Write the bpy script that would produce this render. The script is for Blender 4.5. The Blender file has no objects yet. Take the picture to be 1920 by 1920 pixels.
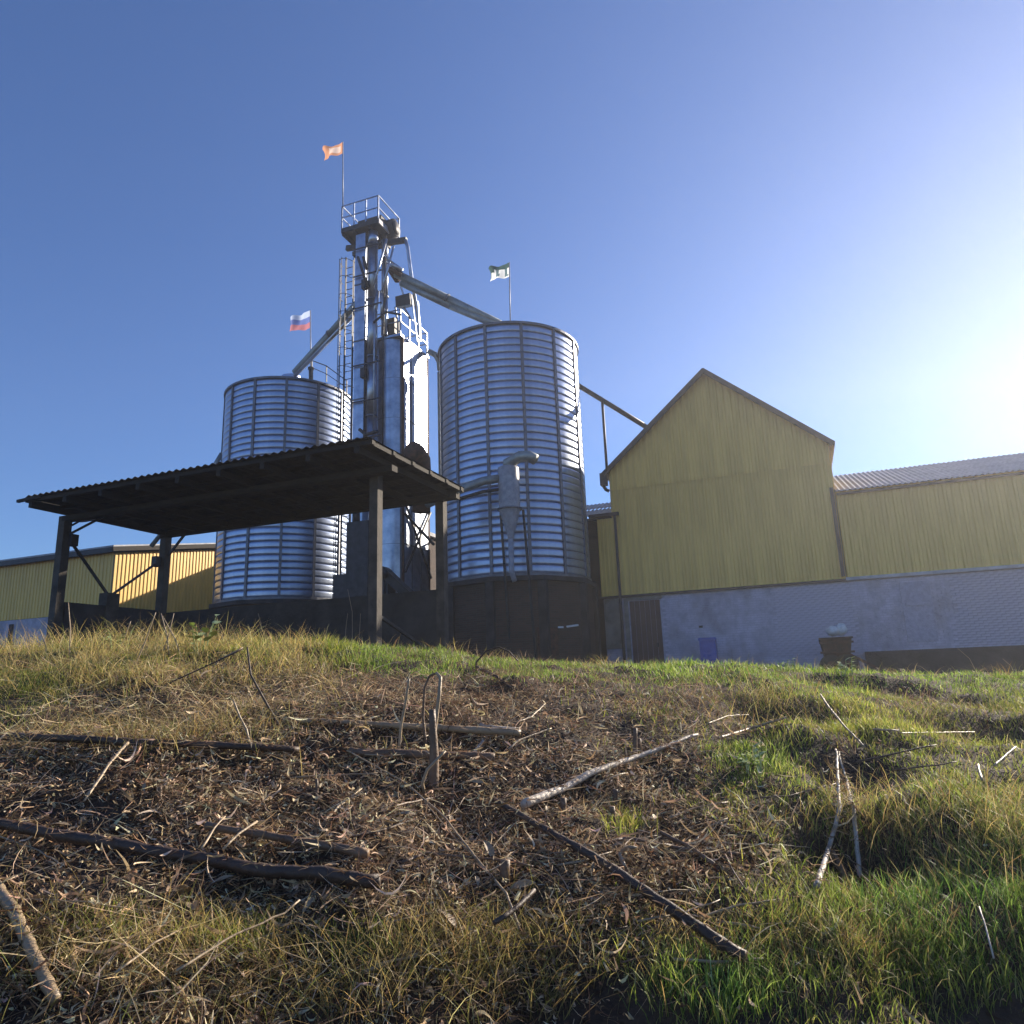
import bpy, math, random
import numpy as np
from mathutils import Vector, Matrix
random.seed(7); rng = np.random.default_rng(11)
R = math.radians; PI = math.pi
sc = bpy.context.scene; col = sc.collection

# ------------------------------------------------------------ camera, sky, sun
FPX = 1360.0; PITCH = R(13.0); ROLL = R(2.05)          # focal length in pixels of the 1920 px photograph
fw = np.array([0, math.cos(PITCH), math.sin(PITCH)])
_u = np.array([0, -math.sin(PITCH), math.cos(PITCH)]); _r = np.array([1., 0, 0])
rt = _r*math.cos(ROLL) - _u*math.sin(ROLL); up = _u*math.cos(ROLL) + _r*math.sin(ROLL)
cd = bpy.data.cameras.new('camera'); cam = bpy.data.objects.new('camera', cd); col.objects.link(cam)
cam.matrix_world = Matrix(((rt[0], up[0], -fw[0], 0), (rt[1], up[1], -fw[1], 0), (rt[2], up[2], -fw[2], 0), (0, 0, 0, 1)))
cd.sensor_width = 36; cd.lens = 36*FPX/1920; cd.clip_start = .05; cd.clip_end = 3000
sc.camera = cam
SUN_AZ = R(50); SUN_EL = R(21.0)                      # azimuth from +Y towards +X
w = bpy.data.worlds.new('World'); sc.world = w; w.use_nodes = True
wn = w.node_tree.nodes; wl = w.node_tree.links
bg = wn['Background']; sky = wn.new('ShaderNodeTexSky'); sky.sky_type = 'NISHITA'; sky.sun_disc = False
sky.sun_elevation = SUN_EL; sky.sun_rotation = SUN_AZ
sky.altitude = 100; sky.air_density = 1.1; sky.dust_density = 0.05; sky.ozone_density = 4.0
tint = wn.new('ShaderNodeMixRGB'); tint.blend_type = 'MULTIPLY'; tint.inputs[0].default_value = 1; tint.inputs[2].default_value = (.74, .89, 1.22, 1)
wl.new(sky.outputs[0], tint.inputs[1]); wl.new(tint.outputs[0], bg.inputs[0]); bg.inputs[1].default_value = 0.057
sl = bpy.data.lights.new('sun', 'SUN'); sun = bpy.data.objects.new('sun', sl); col.objects.link(sun)
sl.energy = 5.0; sl.angle = R(.53); sl.color = (1, .87, .70)
sd = Vector((math.sin(SUN_AZ)*math.cos(SUN_EL), math.cos(SUN_AZ)*math.cos(SUN_EL), math.sin(SUN_EL)))
sun.rotation_euler = sd.to_track_quat('Z', 'Y').to_euler(); sun.location = (20, 20, 30)
sc.view_settings.view_transform = 'Standard'; sc.view_settings.look = 'None'
sc.view_settings.gamma = 1; sc.view_settings.exposure = 1.2; sc.view_settings.use_curve_mapping = False

# ------------------------------------------------------------ frames: the yard's grid (u along the facades, v away)
GA = R(21.0)
U = np.array([math.cos(GA), -math.sin(GA), 0.]); V = np.array([math.sin(GA), math.cos(GA), 0.])
def G(u, v, z): return U*u + V*v + np.array([0, 0, float(z)])
def ray(px, py): return fw + (px-960)/FPX*rt + (960-py)/FPX*up
def PV(px, py, v): d = ray(px, py); return d*(v/(d@V))            # point of the plane v = const
def PU(px, py, u): d = ray(px, py); return d*(u/(d@U))
PL = -0.30                                                        # level of the yard (eye level is 0)

# ------------------------------------------------------------ terrain
def vnoise(x, y, seed=0):
    x = np.asarray(x, float); y = np.asarray(y, float)
    xi = np.floor(x).astype(np.int64); yi = np.floor(y).astype(np.int64); fx = x-xi; fy = y-yi
    fx = fx*fx*(3-2*fx); fy = fy*fy*(3-2*fy)
    def h(a, b):
        n = (a*374761393 + b*668265263 + seed*974634777) & 0xffffffff
        n = ((n ^ (n >> 13))*1274126177) & 0xffffffff
        return ((n ^ (n >> 16)) & 0xffff)/65535.0
    return (h(xi, yi)*(1-fx)+h(xi+1, yi)*fx)*(1-fy) + (h(xi, yi+1)*(1-fx)+h(xi+1, yi+1)*fx)*fy
def sstep(a, b, x): t = np.clip((x-a)/(b-a), 0, 1); return t*t*(3-2*t)
CX = [-9, -5, -1.9, -.3, 1.2, 2.8, 4.9, 9]; CZ = [.46, .43, .37, .20, .06, -.06, -.18, -.25]
YC = 7.0
HOLES = [(1.35, 3.15, .26, .20), (1.75, 3.9, .30, .14), (2.9, 4.9, .45, .20), (1.75, 5.0, .30, .16), (3.2, 6.0, .5, .13), (.35, 2.15, .35, .10), (1.3, 2.15, .3, .12), (-.9, 2.7, .3, .08)]
def height(X, Y):
    X = np.asarray(X, float); Y = np.asarray(Y, float)
    zc = np.interp(X, CX, CZ)
    t = np.clip(Y/YC, 0, 1)
    near = -1.62 + (zc+1.62)*(1-(1-t)**1.35)
    far = zc + (PL-zc)*sstep(0, 4.5, Y-YC)
    z = np.where(Y < 0, -1.62 + .15*np.clip(Y, -8, 0), np.where(Y < YC, near, far))
    for hx, hy, hr, hd in HOLES: z = z - hd*np.exp(-(((X-hx)/hr)**2+((Y-hy)/(hr*.8))**2))
    k = sstep(14, 9, Y)*sstep(-9, -2, Y)*sstep(12, 9, np.abs(X))
    z = z + k*((vnoise(X*1.1, Y*1.1, 1)-.5)*(.19-.09*sstep(3.5, 5.5, Y)) + (vnoise(X*3.1, Y*3.1, 2)-.5)*.09 + (vnoise(X*9, Y*9, 3)-.5)*.04)
    return z
def ground_pt(px, py):
    d = ray(px, py); ts = np.linspace(1.2, 14, 1600); P = d[None, :]*ts[:, None]
    below = P[:, 2] <= height(P[:, 0], P[:, 1])
    i = int(np.argmax(below)) if below.any() else len(ts)-1
    q = P[i]; return np.array([q[0], q[1], float(height(q[0], q[1]))])

# ------------------------------------------------------------ materials
def mat(name, base=(.5, .5, .5), rough=.6, metal=0., spec=.5):
    m = bpy.data.materials.new(name); m.use_nodes = True; b = m.node_tree.nodes['Principled BSDF']
    b.inputs['Base Color'].default_value = (*base, 1); b.inputs['Roughness'].default_value = rough
    b.inputs['Metallic'].default_value = metal; b.inputs['Specular IOR Level'].default_value = spec
    return m
def noisy(m, c1, c2, scale=3., detail=6, bump=.0, bscale=None, rr=None, stretch=None, lo=.35, hi=.65):
    nt = m.node_tree; n = nt.nodes; l = nt.links; b = n['Principled BSDF']
    tc = n.new('ShaderNodeTexCoord'); mp = n.new('ShaderNodeMapping'); l.new(tc.outputs['Object'], mp.inputs[0])
    if stretch: mp.inputs['Scale'].default_value = stretch
    t = n.new('ShaderNodeTexNoise'); t.inputs['Scale'].default_value = scale; t.inputs['Detail'].default_value = detail
    t.inputs['Roughness'].default_value = .62; l.new(mp.outputs[0], t.inputs['Vector'])
    r = n.new('ShaderNodeValToRGB'); r.color_ramp.elements[0].position = lo; r.color_ramp.elements[1].position = hi
    r.color_ramp.elements[0].color = (*c1, 1); r.color_ramp.elements[1].color = (*c2, 1)
    l.new(t.outputs['Fac'], r.inputs[0]); l.new(r.outputs[0], b.inputs['Base Color'])
    if rr:
        q = n.new('ShaderNodeMapRange'); q.inputs['To Min'].default_value = rr[0]; q.inputs['To Max'].default_value = rr[1]
        l.new(t.outputs['Fac'], q.inputs['Value']); l.new(q.outputs[0], b.inputs['Roughness'])
    if bump:
        t2 = n.new('ShaderNodeTexNoise'); t2.inputs['Scale'].default_value = bscale or scale*5; t2.inputs['Detail'].default_value = 5
        l.new(mp.outputs[0], t2.inputs['Vector']); bp = n.new('ShaderNodeBump'); bp.inputs['Strength'].default_value = bump
        bp.inputs['Distance'].default_value = .02; l.new(t2.outputs['Fac'], bp.inputs['Height']); l.new(bp.outputs[0], b.inputs['Normal'])
    return m
M = {}
M['galv'] = noisy(mat('galvanised_steel', rough=.35, metal=.75), (.24, .30, .43), (.42, .49, .63), 1.3, 6, 0, 6, (.22, .38))
M['galv_dark'] = noisy(mat('galvanised_seam', rough=.5, metal=.6), (.10, .11, .13), (.17, .18, .21), 3, 4)
M['steel'] = noisy(mat('bright_steel', rough=.32, metal=.9), (.26, .30, .38), (.46, .50, .58), 2.5, 5, .15, 8, (.22, .42))
M['steel_paint'] = noisy(mat('painted_steel', rough=.45), (.22, .23, .27), (.34, .35, .40), 5, 5)
M['spout'] = noisy(mat('spout_steel', rough=.45, metal=.5), (.20, .23, .23), (.33, .36, .35), 3, 5)
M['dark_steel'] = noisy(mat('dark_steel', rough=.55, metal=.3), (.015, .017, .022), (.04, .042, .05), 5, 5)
M['rust'] = noisy(mat('rusty_steel', rough=.8), (.035, .018, .012), (.11, .045, .025), 6, 8, .4)
M['yellow'] = noisy(mat('yellow_sheet', rough=.42), (.66, .41, .08), (.79, .51, .11), 1.1, 7, .0, rr=(.36, .52), stretch=(1, 1, .35), lo=.3, hi=.7)
def streaks(m, amt, sc1=(1.2, 1.2, .12), dark=.55):
    n = m.node_tree.nodes; l = m.node_tree.links; b = n['Principled BSDF']; src = b.inputs['Base Color'].links[0].from_socket
    tc = n.new('ShaderNodeTexCoord'); mp = n.new('ShaderNodeMapping'); mp.inputs['Scale'].default_value = sc1; l.new(tc.outputs['Object'], mp.inputs[0])
    t = n.new('ShaderNodeTexNoise'); t.inputs['Scale'].default_value = 3; t.inputs['Detail'].default_value = 8; l.new(mp.outputs[0], t.inputs['Vector'])
    r = n.new('ShaderNodeValToRGB'); r.color_ramp.elements[0].position = .32; r.color_ramp.elements[1].position = .6; r.color_ramp.elements[0].color = (dark, dark*.95, dark*.9, 1); r.color_ramp.elements[1].color = (1, 1, 1, 1)
    l.new(t.outputs['Fac'], r.inputs[0]); mx = n.new('ShaderNodeMixRGB'); mx.blend_type = 'MULTIPLY'; mx.inputs[0].default_value = amt
    l.new(src, mx.inputs[1]); l.new(r.outputs[0], mx.inputs[2]); l.new(mx.outputs[0], b.inputs['Base Color'])
streaks(M['yellow'], .25)
M['fascia'] = noisy(mat('brown_fascia', rough=.7), (.03, .026, .028), (.055, .046, .045), 4, 5)
M['slate'] = noisy(mat('grey_roof_sheet', rough=.75), (.28, .29, .32), (.44, .45, .48), 2.5, 7, .3)
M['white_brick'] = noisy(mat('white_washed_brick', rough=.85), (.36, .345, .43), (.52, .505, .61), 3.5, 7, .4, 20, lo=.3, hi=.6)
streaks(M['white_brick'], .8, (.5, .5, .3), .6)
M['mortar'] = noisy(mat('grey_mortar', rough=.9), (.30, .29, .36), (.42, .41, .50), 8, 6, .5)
M['concrete'] = noisy(mat('weathered_concrete', rough=.85), (.12, .11, .10), (.26, .24, .21), 3, 8, .5, 18)
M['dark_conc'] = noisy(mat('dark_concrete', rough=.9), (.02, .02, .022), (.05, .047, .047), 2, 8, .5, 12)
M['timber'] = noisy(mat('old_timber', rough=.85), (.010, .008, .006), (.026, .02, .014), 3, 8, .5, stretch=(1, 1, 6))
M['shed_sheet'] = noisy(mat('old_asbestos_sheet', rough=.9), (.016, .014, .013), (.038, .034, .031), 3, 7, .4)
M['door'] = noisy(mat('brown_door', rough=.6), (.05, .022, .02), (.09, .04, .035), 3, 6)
M['post'] = noisy(mat('shaded_post', rough=.85), (.03, .026, .022), (.085, .072, .06), 3, 8, .5, 18)  # concrete of the posts, shade under the roof put into its dark colour
M['blue'] = noisy(mat('blue_plastic', rough=.4), (.02, .06, .30), (.04, .10, .42), 4, 4)
M['sack'] = noisy(mat('pale_sack', rough=.7), (.55, .55, .55), (.75, .75, .74), 6, 5, .5)
M['rubber'] = noisy(mat('black_rubber', rough=.8), (.012, .012, .012), (.03, .03, .03), 6, 4)
M['glass'] = mat('lamp_glass', (.45, .5, .55), .15)
def brick_mat(name, c1, c2, mo):
    m = mat(name, rough=.88); n = m.node_tree.nodes; l = m.node_tree.links; b = n['Principled BSDF']
    tc = n.new('ShaderNodeTexCoord'); mp = n.new('ShaderNodeMapping'); mp.inputs['Rotation'].default_value = (R(90), 0, 0)
    l.new(tc.outputs['Object'], mp.inputs[0])
    br = n.new('ShaderNodeTexBrick'); br.inputs['Scale'].default_value = 1; br.inputs['Brick Width'].default_value = .26
    br.inputs['Row Height'].default_value = .077; br.inputs['Mortar Size'].default_value = .008
    br.inputs['Color1'].default_value = (*c1, 1); br.inputs['Color2'].default_value = (*c2, 1); br.inputs['Mortar'].default_value = (*mo, 1)
    l.new(mp.outputs[0], br.inputs['Vector'])
    t = n.new('ShaderNodeTexNoise'); t.inputs['Scale'].default_value = 1.6; t.inputs['Detail'].default_value = 8
    mx = n.new('ShaderNodeMixRGB'); mx.blend_type = 'MULTIPLY'; mx.inputs[0].default_value = .8
    l.new(br.outputs[0], mx.inputs[1]); l.new(t.outputs['Fac'], mx.inputs[2]); l.new(mx.outputs[0], b.inputs['Base Color'])
    bp = n.new('ShaderNodeBump'); bp.inputs['Strength'].default_value = .6; bp.inputs['Distance'].default_value = .01; bp.invert = True
    l.new(br.outputs['Fac'], bp.inputs['Height']); l.new(bp.outputs[0], b.inputs['Normal'])
    return m
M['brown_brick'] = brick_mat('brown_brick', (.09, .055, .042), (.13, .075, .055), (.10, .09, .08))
def attr_mat(name, rough=.6, trans=.35, spec=.3):
    m = mat(name, rough=rough, spec=spec); n = m.node_tree.nodes; l = m.node_tree.links; b = n['Principled BSDF']
    a = n.new('ShaderNodeAttribute'); a.attribute_name = 'col'; l.new(a.outputs['Color'], b.inputs['Base Color'])
    if trans:
        tr = n.new('ShaderNodeBsdfTranslucent'); l.new(a.outputs['Color'], tr.inputs['Color'])
        mx = n.new('ShaderNodeMixShader'); mx.inputs[0].default_value = trans
        l.new(b.outputs[0], mx.inputs[1]); l.new(tr.outputs[0], mx.inputs[2]); l.new(mx.outputs[0], n['Material Output'].inputs[0])
    return m
M['blade'] = attr_mat('grass_blade', .5, .5, .4)
M['litter'] = attr_mat('dead_leaf', .7, .25, .15)
M['soil'] = noisy(mat('dark_soil', rough=.95), (.022, .012, .007), (.06, .036, .02), 4, 10, 1., 40)
M['cane_pale'] = noisy(mat('pale_cane', rough=.5), (.24, .17, .10), (.38, .29, .18), 4, 8, .3, 40)
M['cane_brown'] = noisy(mat('brown_cane', rough=.55), (.085, .05, .03), (.19, .12, .07), 4, 8, .4, 40)
M['cane_dark'] = noisy(mat('dark_cane', rough=.6), (.03, .018, .012), (.075, .045, .028), 4, 8, .4, 40)
M['bark_white'] = noisy(mat('white_bark', rough=.6), (.22, .18, .14), (.46, .40, .33), 7, 8, .5, 30, lo=.38, hi=.52)
M['weed'] = noisy(mat('weed_leaf', rough=.45), (.22, .29, .09), (.42, .48, .20), 20, 4)

# ------------------------------------------------------------ mesh helpers
class MB:
    def __init__(s): s.v = []; s.f = []; s.mi = []; s.k = 0
    def add(s, vs, fs):
        b = len(s.v); s.v.extend([tuple(float(c) for c in p) for p in vs]); s.f.extend([tuple(b+i for i in f) for f in fs]); s.mi.extend([s.k]*len(fs)); return s
    def hexa(s, p): return s.add(p, [(0, 3, 2, 1), (4, 5, 6, 7), (0, 1, 5, 4), (1, 2, 6, 5), (2, 3, 7, 6), (3, 0, 4, 7)])
    def box(s, u0, u1, v0, v1, z0, z1):
        return s.hexa([G(u0, v0, z0), G(u1, v0, z0), G(u1, v1, z0), G(u0, v1, z0), G(u0, v0, z1), G(u1, v0, z1), G(u1, v1, z1), G(u0, v1, z1)])
    def bar(s, a, b, w, h=None, ref=(0, 0, 1)):
        h = h or w; a = Vector(a); b = Vector(b); d = (b-a).normalized(); r_ = Vector(ref)
        if abs(d.dot(r_)) > .98: r_ = Vector(tuple(U))
        x = d.cross(r_).normalized(); y = x.cross(d).normalized(); x *= w/2; y *= h/2
        return s.hexa([a-x-y, a+x-y, a+x+y, a-x+y, b-x-y, b+x-y, b+x+y, b-x+y])
    def tube(s, pts, rad, n=10, caps=True):
        P = [Vector(p) for p in pts]; m = len(P); rad = rad if hasattr(rad, '__len__') else [rad]*m
        vs = []; x = None
        for i, p in enumerate(P):
            d = (P[min(i+1, m-1)]-P[max(i-1, 0)]).normalized()
            if x is None:
                x = d.orthogonal().normalized()
            else:
                x = (x - d*x.dot(d)); x = x.normalized() if x.length > 1e-6 else d.orthogonal().normalized()
            y = d.cross(x)
            for k in range(n):
                a = 2*PI*k/n; vs.append(p + (x*math.cos(a)+y*math.sin(a))*rad[i])
        fs = [(i*n+k, i*n+(k+1) % n, (i+1)*n+(k+1) % n, (i+1)*n+k) for i in range(m-1) for k in range(n)]
        if caps: fs += [tuple(range(n-1, -1, -1)), tuple(range((m-1)*n, m*n))]
        return s.add(vs, fs)
    def ring(s, c, r0, r1, z0, z1, n=48, a0=0, a1=2*PI):
        full = abs(a1-a0-2*PI) < 1e-6; m = n if full else n+1; vs = []
        for i in range(m):
            a = a0+(a1-a0)*i/n
            for rr, z in ((r0, z0), (r1, z0), (r1, z1), (r0, z1)): vs.append((c[0]+rr*math.cos(a), c[1]+rr*math.sin(a), z))
        fs = []
        for i in range(n):
            j = (i+1) % m
            for k in range(4): fs.append((i*4+k, j*4+k, j*4+(k+1) % 4, i*4+(k+1) % 4))
        return s.add(vs, fs)
    def lathe(s, c, prof, n=32):
        vs = []; m = len(prof)
        for r_, z in prof:
            for k in range(n): a = 2*PI*k/n; vs.append((c[0]+r_*math.cos(a), c[1]+r_*math.sin(a), z))
        fs = [(i*n+k, i*n+(k+1) % n, (i+1)*n+(k+1) % n, (i+1)*n+k) for i in range(m-1) for k in range(n)]
        return s.add(vs, fs)
    def build(s, name, m, parent=None, smooth=False, label=None, kind=None):
        me = bpy.data.meshes.new(name); vs = np.array(s.v); c = (vs.min(0)+vs.max(0))/2
        me.from_pydata([tuple(p) for p in (vs-c)], [], s.f)
        for mm in (m if isinstance(m, (list, tuple)) else [m]): me.materials.append(M[mm] if isinstance(mm, str) else mm)
        if max(s.mi, default=0): me.polygons.foreach_set('material_index', s.mi)
        if smooth: me.polygons.foreach_set('use_smooth', [True]*len(me.polygons))
        me.update(); return link(name, me, c, parent, label, kind)
ORG = {}
def link(name, me, c, parent=None, label=None, kind=None):
    o = bpy.data.objects.new(name, me); col.objects.link(o)
    c = np.array([float(q) for q in c]); ORG[o.name] = c
    if parent is not None: o.parent = parent; o.location = tuple(c-ORG[parent.name])
    else: o.location = tuple(c)
    if label: o['label'] = label
    if kind: o['kind'] = kind
    return o
def tag(o, label=None, cat=None, group=None, kind=None):
    if label: o['label'] = label
    if cat: o['category'] = cat
    if group: o['group'] = group
    if kind: o['kind'] = kind
    return o
def thing(name, loc, label, cat, group=None):
    return tag(link(name, None, loc), label, cat, group)
def soup(name, verts, tris, colr, m, label, kind='stuff', cat=None):
    me = bpy.data.meshes.new(name); nv = len(verts); nf = len(tris)
    me.vertices.add(nv); me.vertices.foreach_set('co', verts.astype(np.float32).ravel())
    me.loops.add(nf*3); me.loops.foreach_set('vertex_index', tris.astype(np.int32).ravel())
    me.polygons.add(nf); me.polygons.foreach_set('loop_start', np.arange(0, nf*3, 3, dtype=np.int32))
    me.polygons.foreach_set('use_smooth', np.ones(nf, bool))
    me.update(calc_edges=True)
    at = me.attributes.new('col', 'FLOAT_COLOR', 'POINT'); c4 = np.ones((nv, 4), np.float32); c4[:, :3] = colr; at.data.foreach_set('color', c4.ravel())
    me.materials.append(M[m]); me.validate()
    o = bpy.data.objects.new(name, me); col.objects.link(o); return tag(o, label, cat, None, kind)

# ------------------------------------------------------------ ground sheet
def axis(a, b, d0, d1, far0, far1):
    s = list(np.arange(a, b, d0)); x = b; st = d0
    while x < far1: s.append(x); st = min(st*1.22, 30); x += st
    s.append(far1); x = a; st = d0; pre = []
    while x > far0: st = min(st*1.22, 30); x -= st; pre.append(max(x, far0))
    return np.array(sorted(set(pre+s)))
xs = axis(-8.5, 8.5, .07, 1, -900, 900); ys = axis(.6, 10, .06, 1, -60, 1500)
XX, YY = np.meshgrid(xs, ys, indexing='ij'); ZZ = height(XX, YY)
near = (np.abs(XX) < 8.5) & (YY < 10) & (YY > .6)
ZZ = ZZ + near*(rng.random(XX.shape)-.5)*.028
gv = np.stack([XX, YY, ZZ], -1).reshape(-1, 3); nx, ny = len(xs), len(ys)
ii, jj = np.meshgrid(np.arange(nx-1), np.arange(ny-1), indexing='ij'); a_ = (ii*ny+jj).ravel()
tr_ = np.concatenate([np.stack([a_, a_+ny, a_+ny+1], 1), np.stack([a_, a_+ny+1, a_+1], 1)])
soup('ground', gv, tr_, np.full((len(gv), 3), .05), 'soil', 'dark earth bank and yard', 'structure')

# ------------------------------------------------------------ corrugated sheets
def sheet(name, parent, mname, s0, s1, frame, lo, hi, period=.2, depth=.03, shape='trap', th=.004, wave_edges=False):
    """frame(s, t, d) -> world point; s across the ribs, t from lo(s) to hi(s), d outwards"""
    pts = []
    n = max(1, int(round((s1-s0)/period)))
    if shape == 'trap': prof = [(0, 0), (.14, 1), (.42, 1), (.56, 0), (1, 0)]
    else: prof = [(k/6, .5-.5*math.cos(2*PI*k/6)) for k in range(7)]
    for i in range(n):
        for q, (a, d) in enumerate(prof):
            if q == 0 and i: continue
            pts.append((s0+(i+a)*(s1-s0)/n, d*depth))
    mb = MB(); vs = []
    for s_, d in pts:
        l_, h_ = lo(s_), hi(s_)
        vs += [frame(s_, l_, d), frame(s_, h_, d), frame(s_, l_, d-th), frame(s_, h_, d-th)]
    fs = []
    for i in range(len(pts)-1):
        a, b = i*4, i*4+4
        fs += [(a, b, b+1, a+1), (a+3, b+3, b+2, a+2), (a+1, b+1, b+3, a+3), (a+2, b+2, b, a)]
    mb.add(vs, fs); return mb.build(name, mname, parent)
def cladding(parent, s0, s1, wd, frame, lo, hi, mname='yellow', name='cladding_sheet', period=.2, depth=.03, **k):
    s = s0; i = 0
    while s < s1-.05:
        e = min(s+wd, s1)
        sheet(name, parent, mname, s, e, (lambda a, b, d, o=(i % 2)*.003: frame(a, b, d+o)), lo, hi, period, depth, **k); s = e; i += 1
const = lambda c: (lambda s: c)

# ------------------------------------------------------------ the tall gable hall
VG = 27.77; GL, GR, GM, ZE, ZR = -6.40, 1.75, -2.33, 8.05, 11.55
hall = thing('gable_hall', G(GM, VG, PL), 'tall yellow corrugated gable hall over a white brick ground floor, beside the right silo', 'building')
gz = lambda s: ZE + (ZR-ZE)*(1-abs(s-GM)/(GR-GM))
front = lambda s, t, d: G(s, VG-d, t)
SEAM = 7.35
cladding(hall, GL, GR, 1.02, lambda s, t, d: G(s, VG-.010-d, t), const(3.02), const(SEAM), period=.255, depth=.045)
cladding(hall, GL, GR, 1.02, lambda s, t, d: G(s, VG-.050-d, t), const(SEAM-.12), lambda s: gz(s)-.02, period=.255, depth=.045)
mb = MB(); mb.box(GL+.01, GR-.01, VG+.0, 38, PL, ZE-.05)
mb.add([G(GL+.01, VG, ZE-.05), G(GR-.01, VG, ZE-.05), G(GM, VG, ZR-.08), G(GL+.01, 38, ZE-.05), G(GR-.01, 38, ZE-.05), G(GM, 38, ZR-.08)], [(0, 1, 2), (5, 4, 3), (0, 2, 5, 3), (1, 4, 5, 2)])
mb.build('wall_core', 'mortar', hall)
cladding(hall, VG+.05, 38, 1.02, lambda s, t, d: G(GL-.005-d, s, t), const(3.02), const(ZE-.05), period=.17)
cladding(hall, VG+.05, 38, 1.02, lambda s, t, d: G(GR+.005+d, s, t), const(6.4), const(ZE-.05), period=.17)
for sgn in (-1, 1):                                     # roof slopes with overhang
    half = GR-GM; L = math.hypot(half, ZR-ZE); nxn = (ZR-ZE)/L; c_ = half/L
    fr = lambda s, t, d, sg=sgn: G(GM+sg*(t*c_ + d*nxn), s, ZR+.03 - t*nxn + d*c_)
    cladding(hall, VG-.35, 38, 1.05, fr, const(0), const(L+.30), 'slate', 'roof_sheet', .18, .04, shape='wave')
    mb = MB(); t0, t1 = 0, L+.28
    P = [fr(VG-.38, t0, -.15), fr(VG-.38, t1, -.15), fr(VG-.30, t1, -.15), fr(VG-.30, t0, -.15), fr(VG-.38, t0, .03), fr(VG-.38, t1, .03), fr(VG-.30, t1, .03), fr(VG-.30, t0, .03)]
    mb.hexa(P).build('rake_board', 'fascia', hall)
    mb = MB(); P = [fr(VG-.30, .02, -.05), fr(VG-.30, t1, -.05), fr(VG-.06, t1, -.05), fr(VG-.06, .02, -.05), fr(VG-.30, .02, -.03), fr(VG-.30, t1, -.03), fr(VG-.06, t1, -.03), fr(VG-.06, .02, -.03)]
    mb.hexa(P).build('soffit', 'fascia', hall)
mb = MB(); mb.box(GL-.32, GL-.05, VG-.34, VG-.1, ZE-.62, ZE-.12); mb.tube([G(GL-.22, VG-.22, ZE-.62), G(GL-.12, VG-.22, ZE-.80), G(GL-.02, VG-.15, ZE-.85)], .07, 8)
mb.build('rain_hopper', 'dark_steel', hall)
MB().box(GL-.75, GR+.01, VG-.12, VG-.045, 2.93, 3.02).build('base_flashing', 'fascia', hall)
# low yellow strip with the brown wing at its left
cladding(hall, -7.03, GL, .63, lambda s, t, d: G(s, VG-.006-d, t), const(3.02), const(6.12), period=.17)
mb = MB(); mb.tube([G(-6.27, VG-.10, 6.3), G(-6.27, VG-.10, 3.1), G(-6.25, VG-.2, 2.8), G(-6.25, VG-.2, PL)], .055, 8).build('downpipe', 'fascia', hall, True)
mb = MB(); mb.box(-7.3, -6.1, VG-.25, VG-.1, 6.18, 6.30).build('gutter', 'fascia', hall)

# brick lower storey: brick courses of real bricks along hall and long store
STORE_R = 15.0
bx = []                                                   # brick rectangles
BL, BH, J = .262, .086, .012
row = 0; z = PL+.02
while z+BH < 2.92:
    uu = -6.95 - (BL/2 if row % 2 else 0)
    while uu < STORE_R:
        a, b = max(uu, -6.95), min(uu+BL-J, STORE_R)
        inside_door = (b > -5.98 and a < -4.76 and z < 2.86)
        if b-a > .03 and not inside_door: bx.append((a, b, z, z+BH-J))
        uu += BL
    z += BH; row += 1
store = thing('long_store', G(8, VG, PL), 'long low yellow store with grey roof over white brick, right of the gable hall', 'building')
MB().box(-6.96, STORE_R, VG+.02, VG+.3, PL, 2.93).build('mortar_bed', 'mortar', hall)
def bdist(b): return b[0]
inframe = [b for b in bx if b[1] < 7.6 and b[2] > .4 and b[0] > GR]
big = sorted(inframe, key=lambda b: -b[0])[:295]; bigset = set(big)
bigh = set(sorted([b for b in bx if b[0] < GR and b[2] > .4 and b[0] > -4.7], key=lambda b: -b[0])[:295])
bme = {}
def brick_mesh(wd, hi):
    k = (round(wd, 3), round(hi, 3))
    if k not in bme:
        mb = MB(); a, b, c, d = -wd/2, wd/2, -hi/2, hi/2; e = .004
        vs = [G(a, .02, c), G(b, .02, c), G(b, .02, d), G(a, .02, d), G(a, -.01+e, c), G(b, -.01+e, c), G(b, -.01+e, d), G(a, -.01+e, d), G(a+e, -.012, c+e), G(b-e, -.012, c+e), G(b-e, -.012, d-e), G(a+e, -.012, d-e)]
        mb.add(vs, [(0, 1, 5, 4), (1, 2, 6, 5), (2, 3, 7, 6), (3, 0, 4, 7), (4, 5, 9, 8), (5, 6, 10, 9), (6, 7, 11, 10), (7, 4, 8, 11), (8, 9, 10, 11)])
        me = bpy.data.meshes.new('brick'); me.from_pydata(mb.v, [], mb.f); me.materials.append(M['white_brick']); bme[k] = me
    return bme[k]
for par, ss in ((store, bigset), (hall, bigh)):
    for a, b, c, d in ss:
        link('brick', brick_mesh(b-a, d-c), G((a+b)/2, VG+random.uniform(-.002, .003), (c+d)/2), par)
for par, cond in ((hall, lambda b: b[0] < GR), (store, lambda b: b[0] >= GR)):
    mb = MB()
    for b in bx:
        if cond(b) and b not in bigset and b not in bigh:
            o = random.uniform(-.002, .004); mb.box(b[0], b[1], VG-.012+o, VG+.02, b[2], b[3])
    mb.build('brickwork', 'white_brick', par, kind='stuff')
MB().box(-6.05, -4.70, VG-.06, VG+.015, 2.80, 2.925).build('lintel', 'concrete', hall)
door = MB().box(-5.96, -4.78, VG+.02, VG+.06, PL, 2.79).build('door', 'door', hall)
for k in range(6): MB().box(-5.95+k*.195, -5.95+k*.195+.185, VG-.004, VG+.018, PL+.02, 2.77).build('door_board', 'door', door)
MB().box(-5.02, -4.95, VG-.05, VG-.005, 1.0, 1.16).build('handle', 'dark_steel', door)
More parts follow.
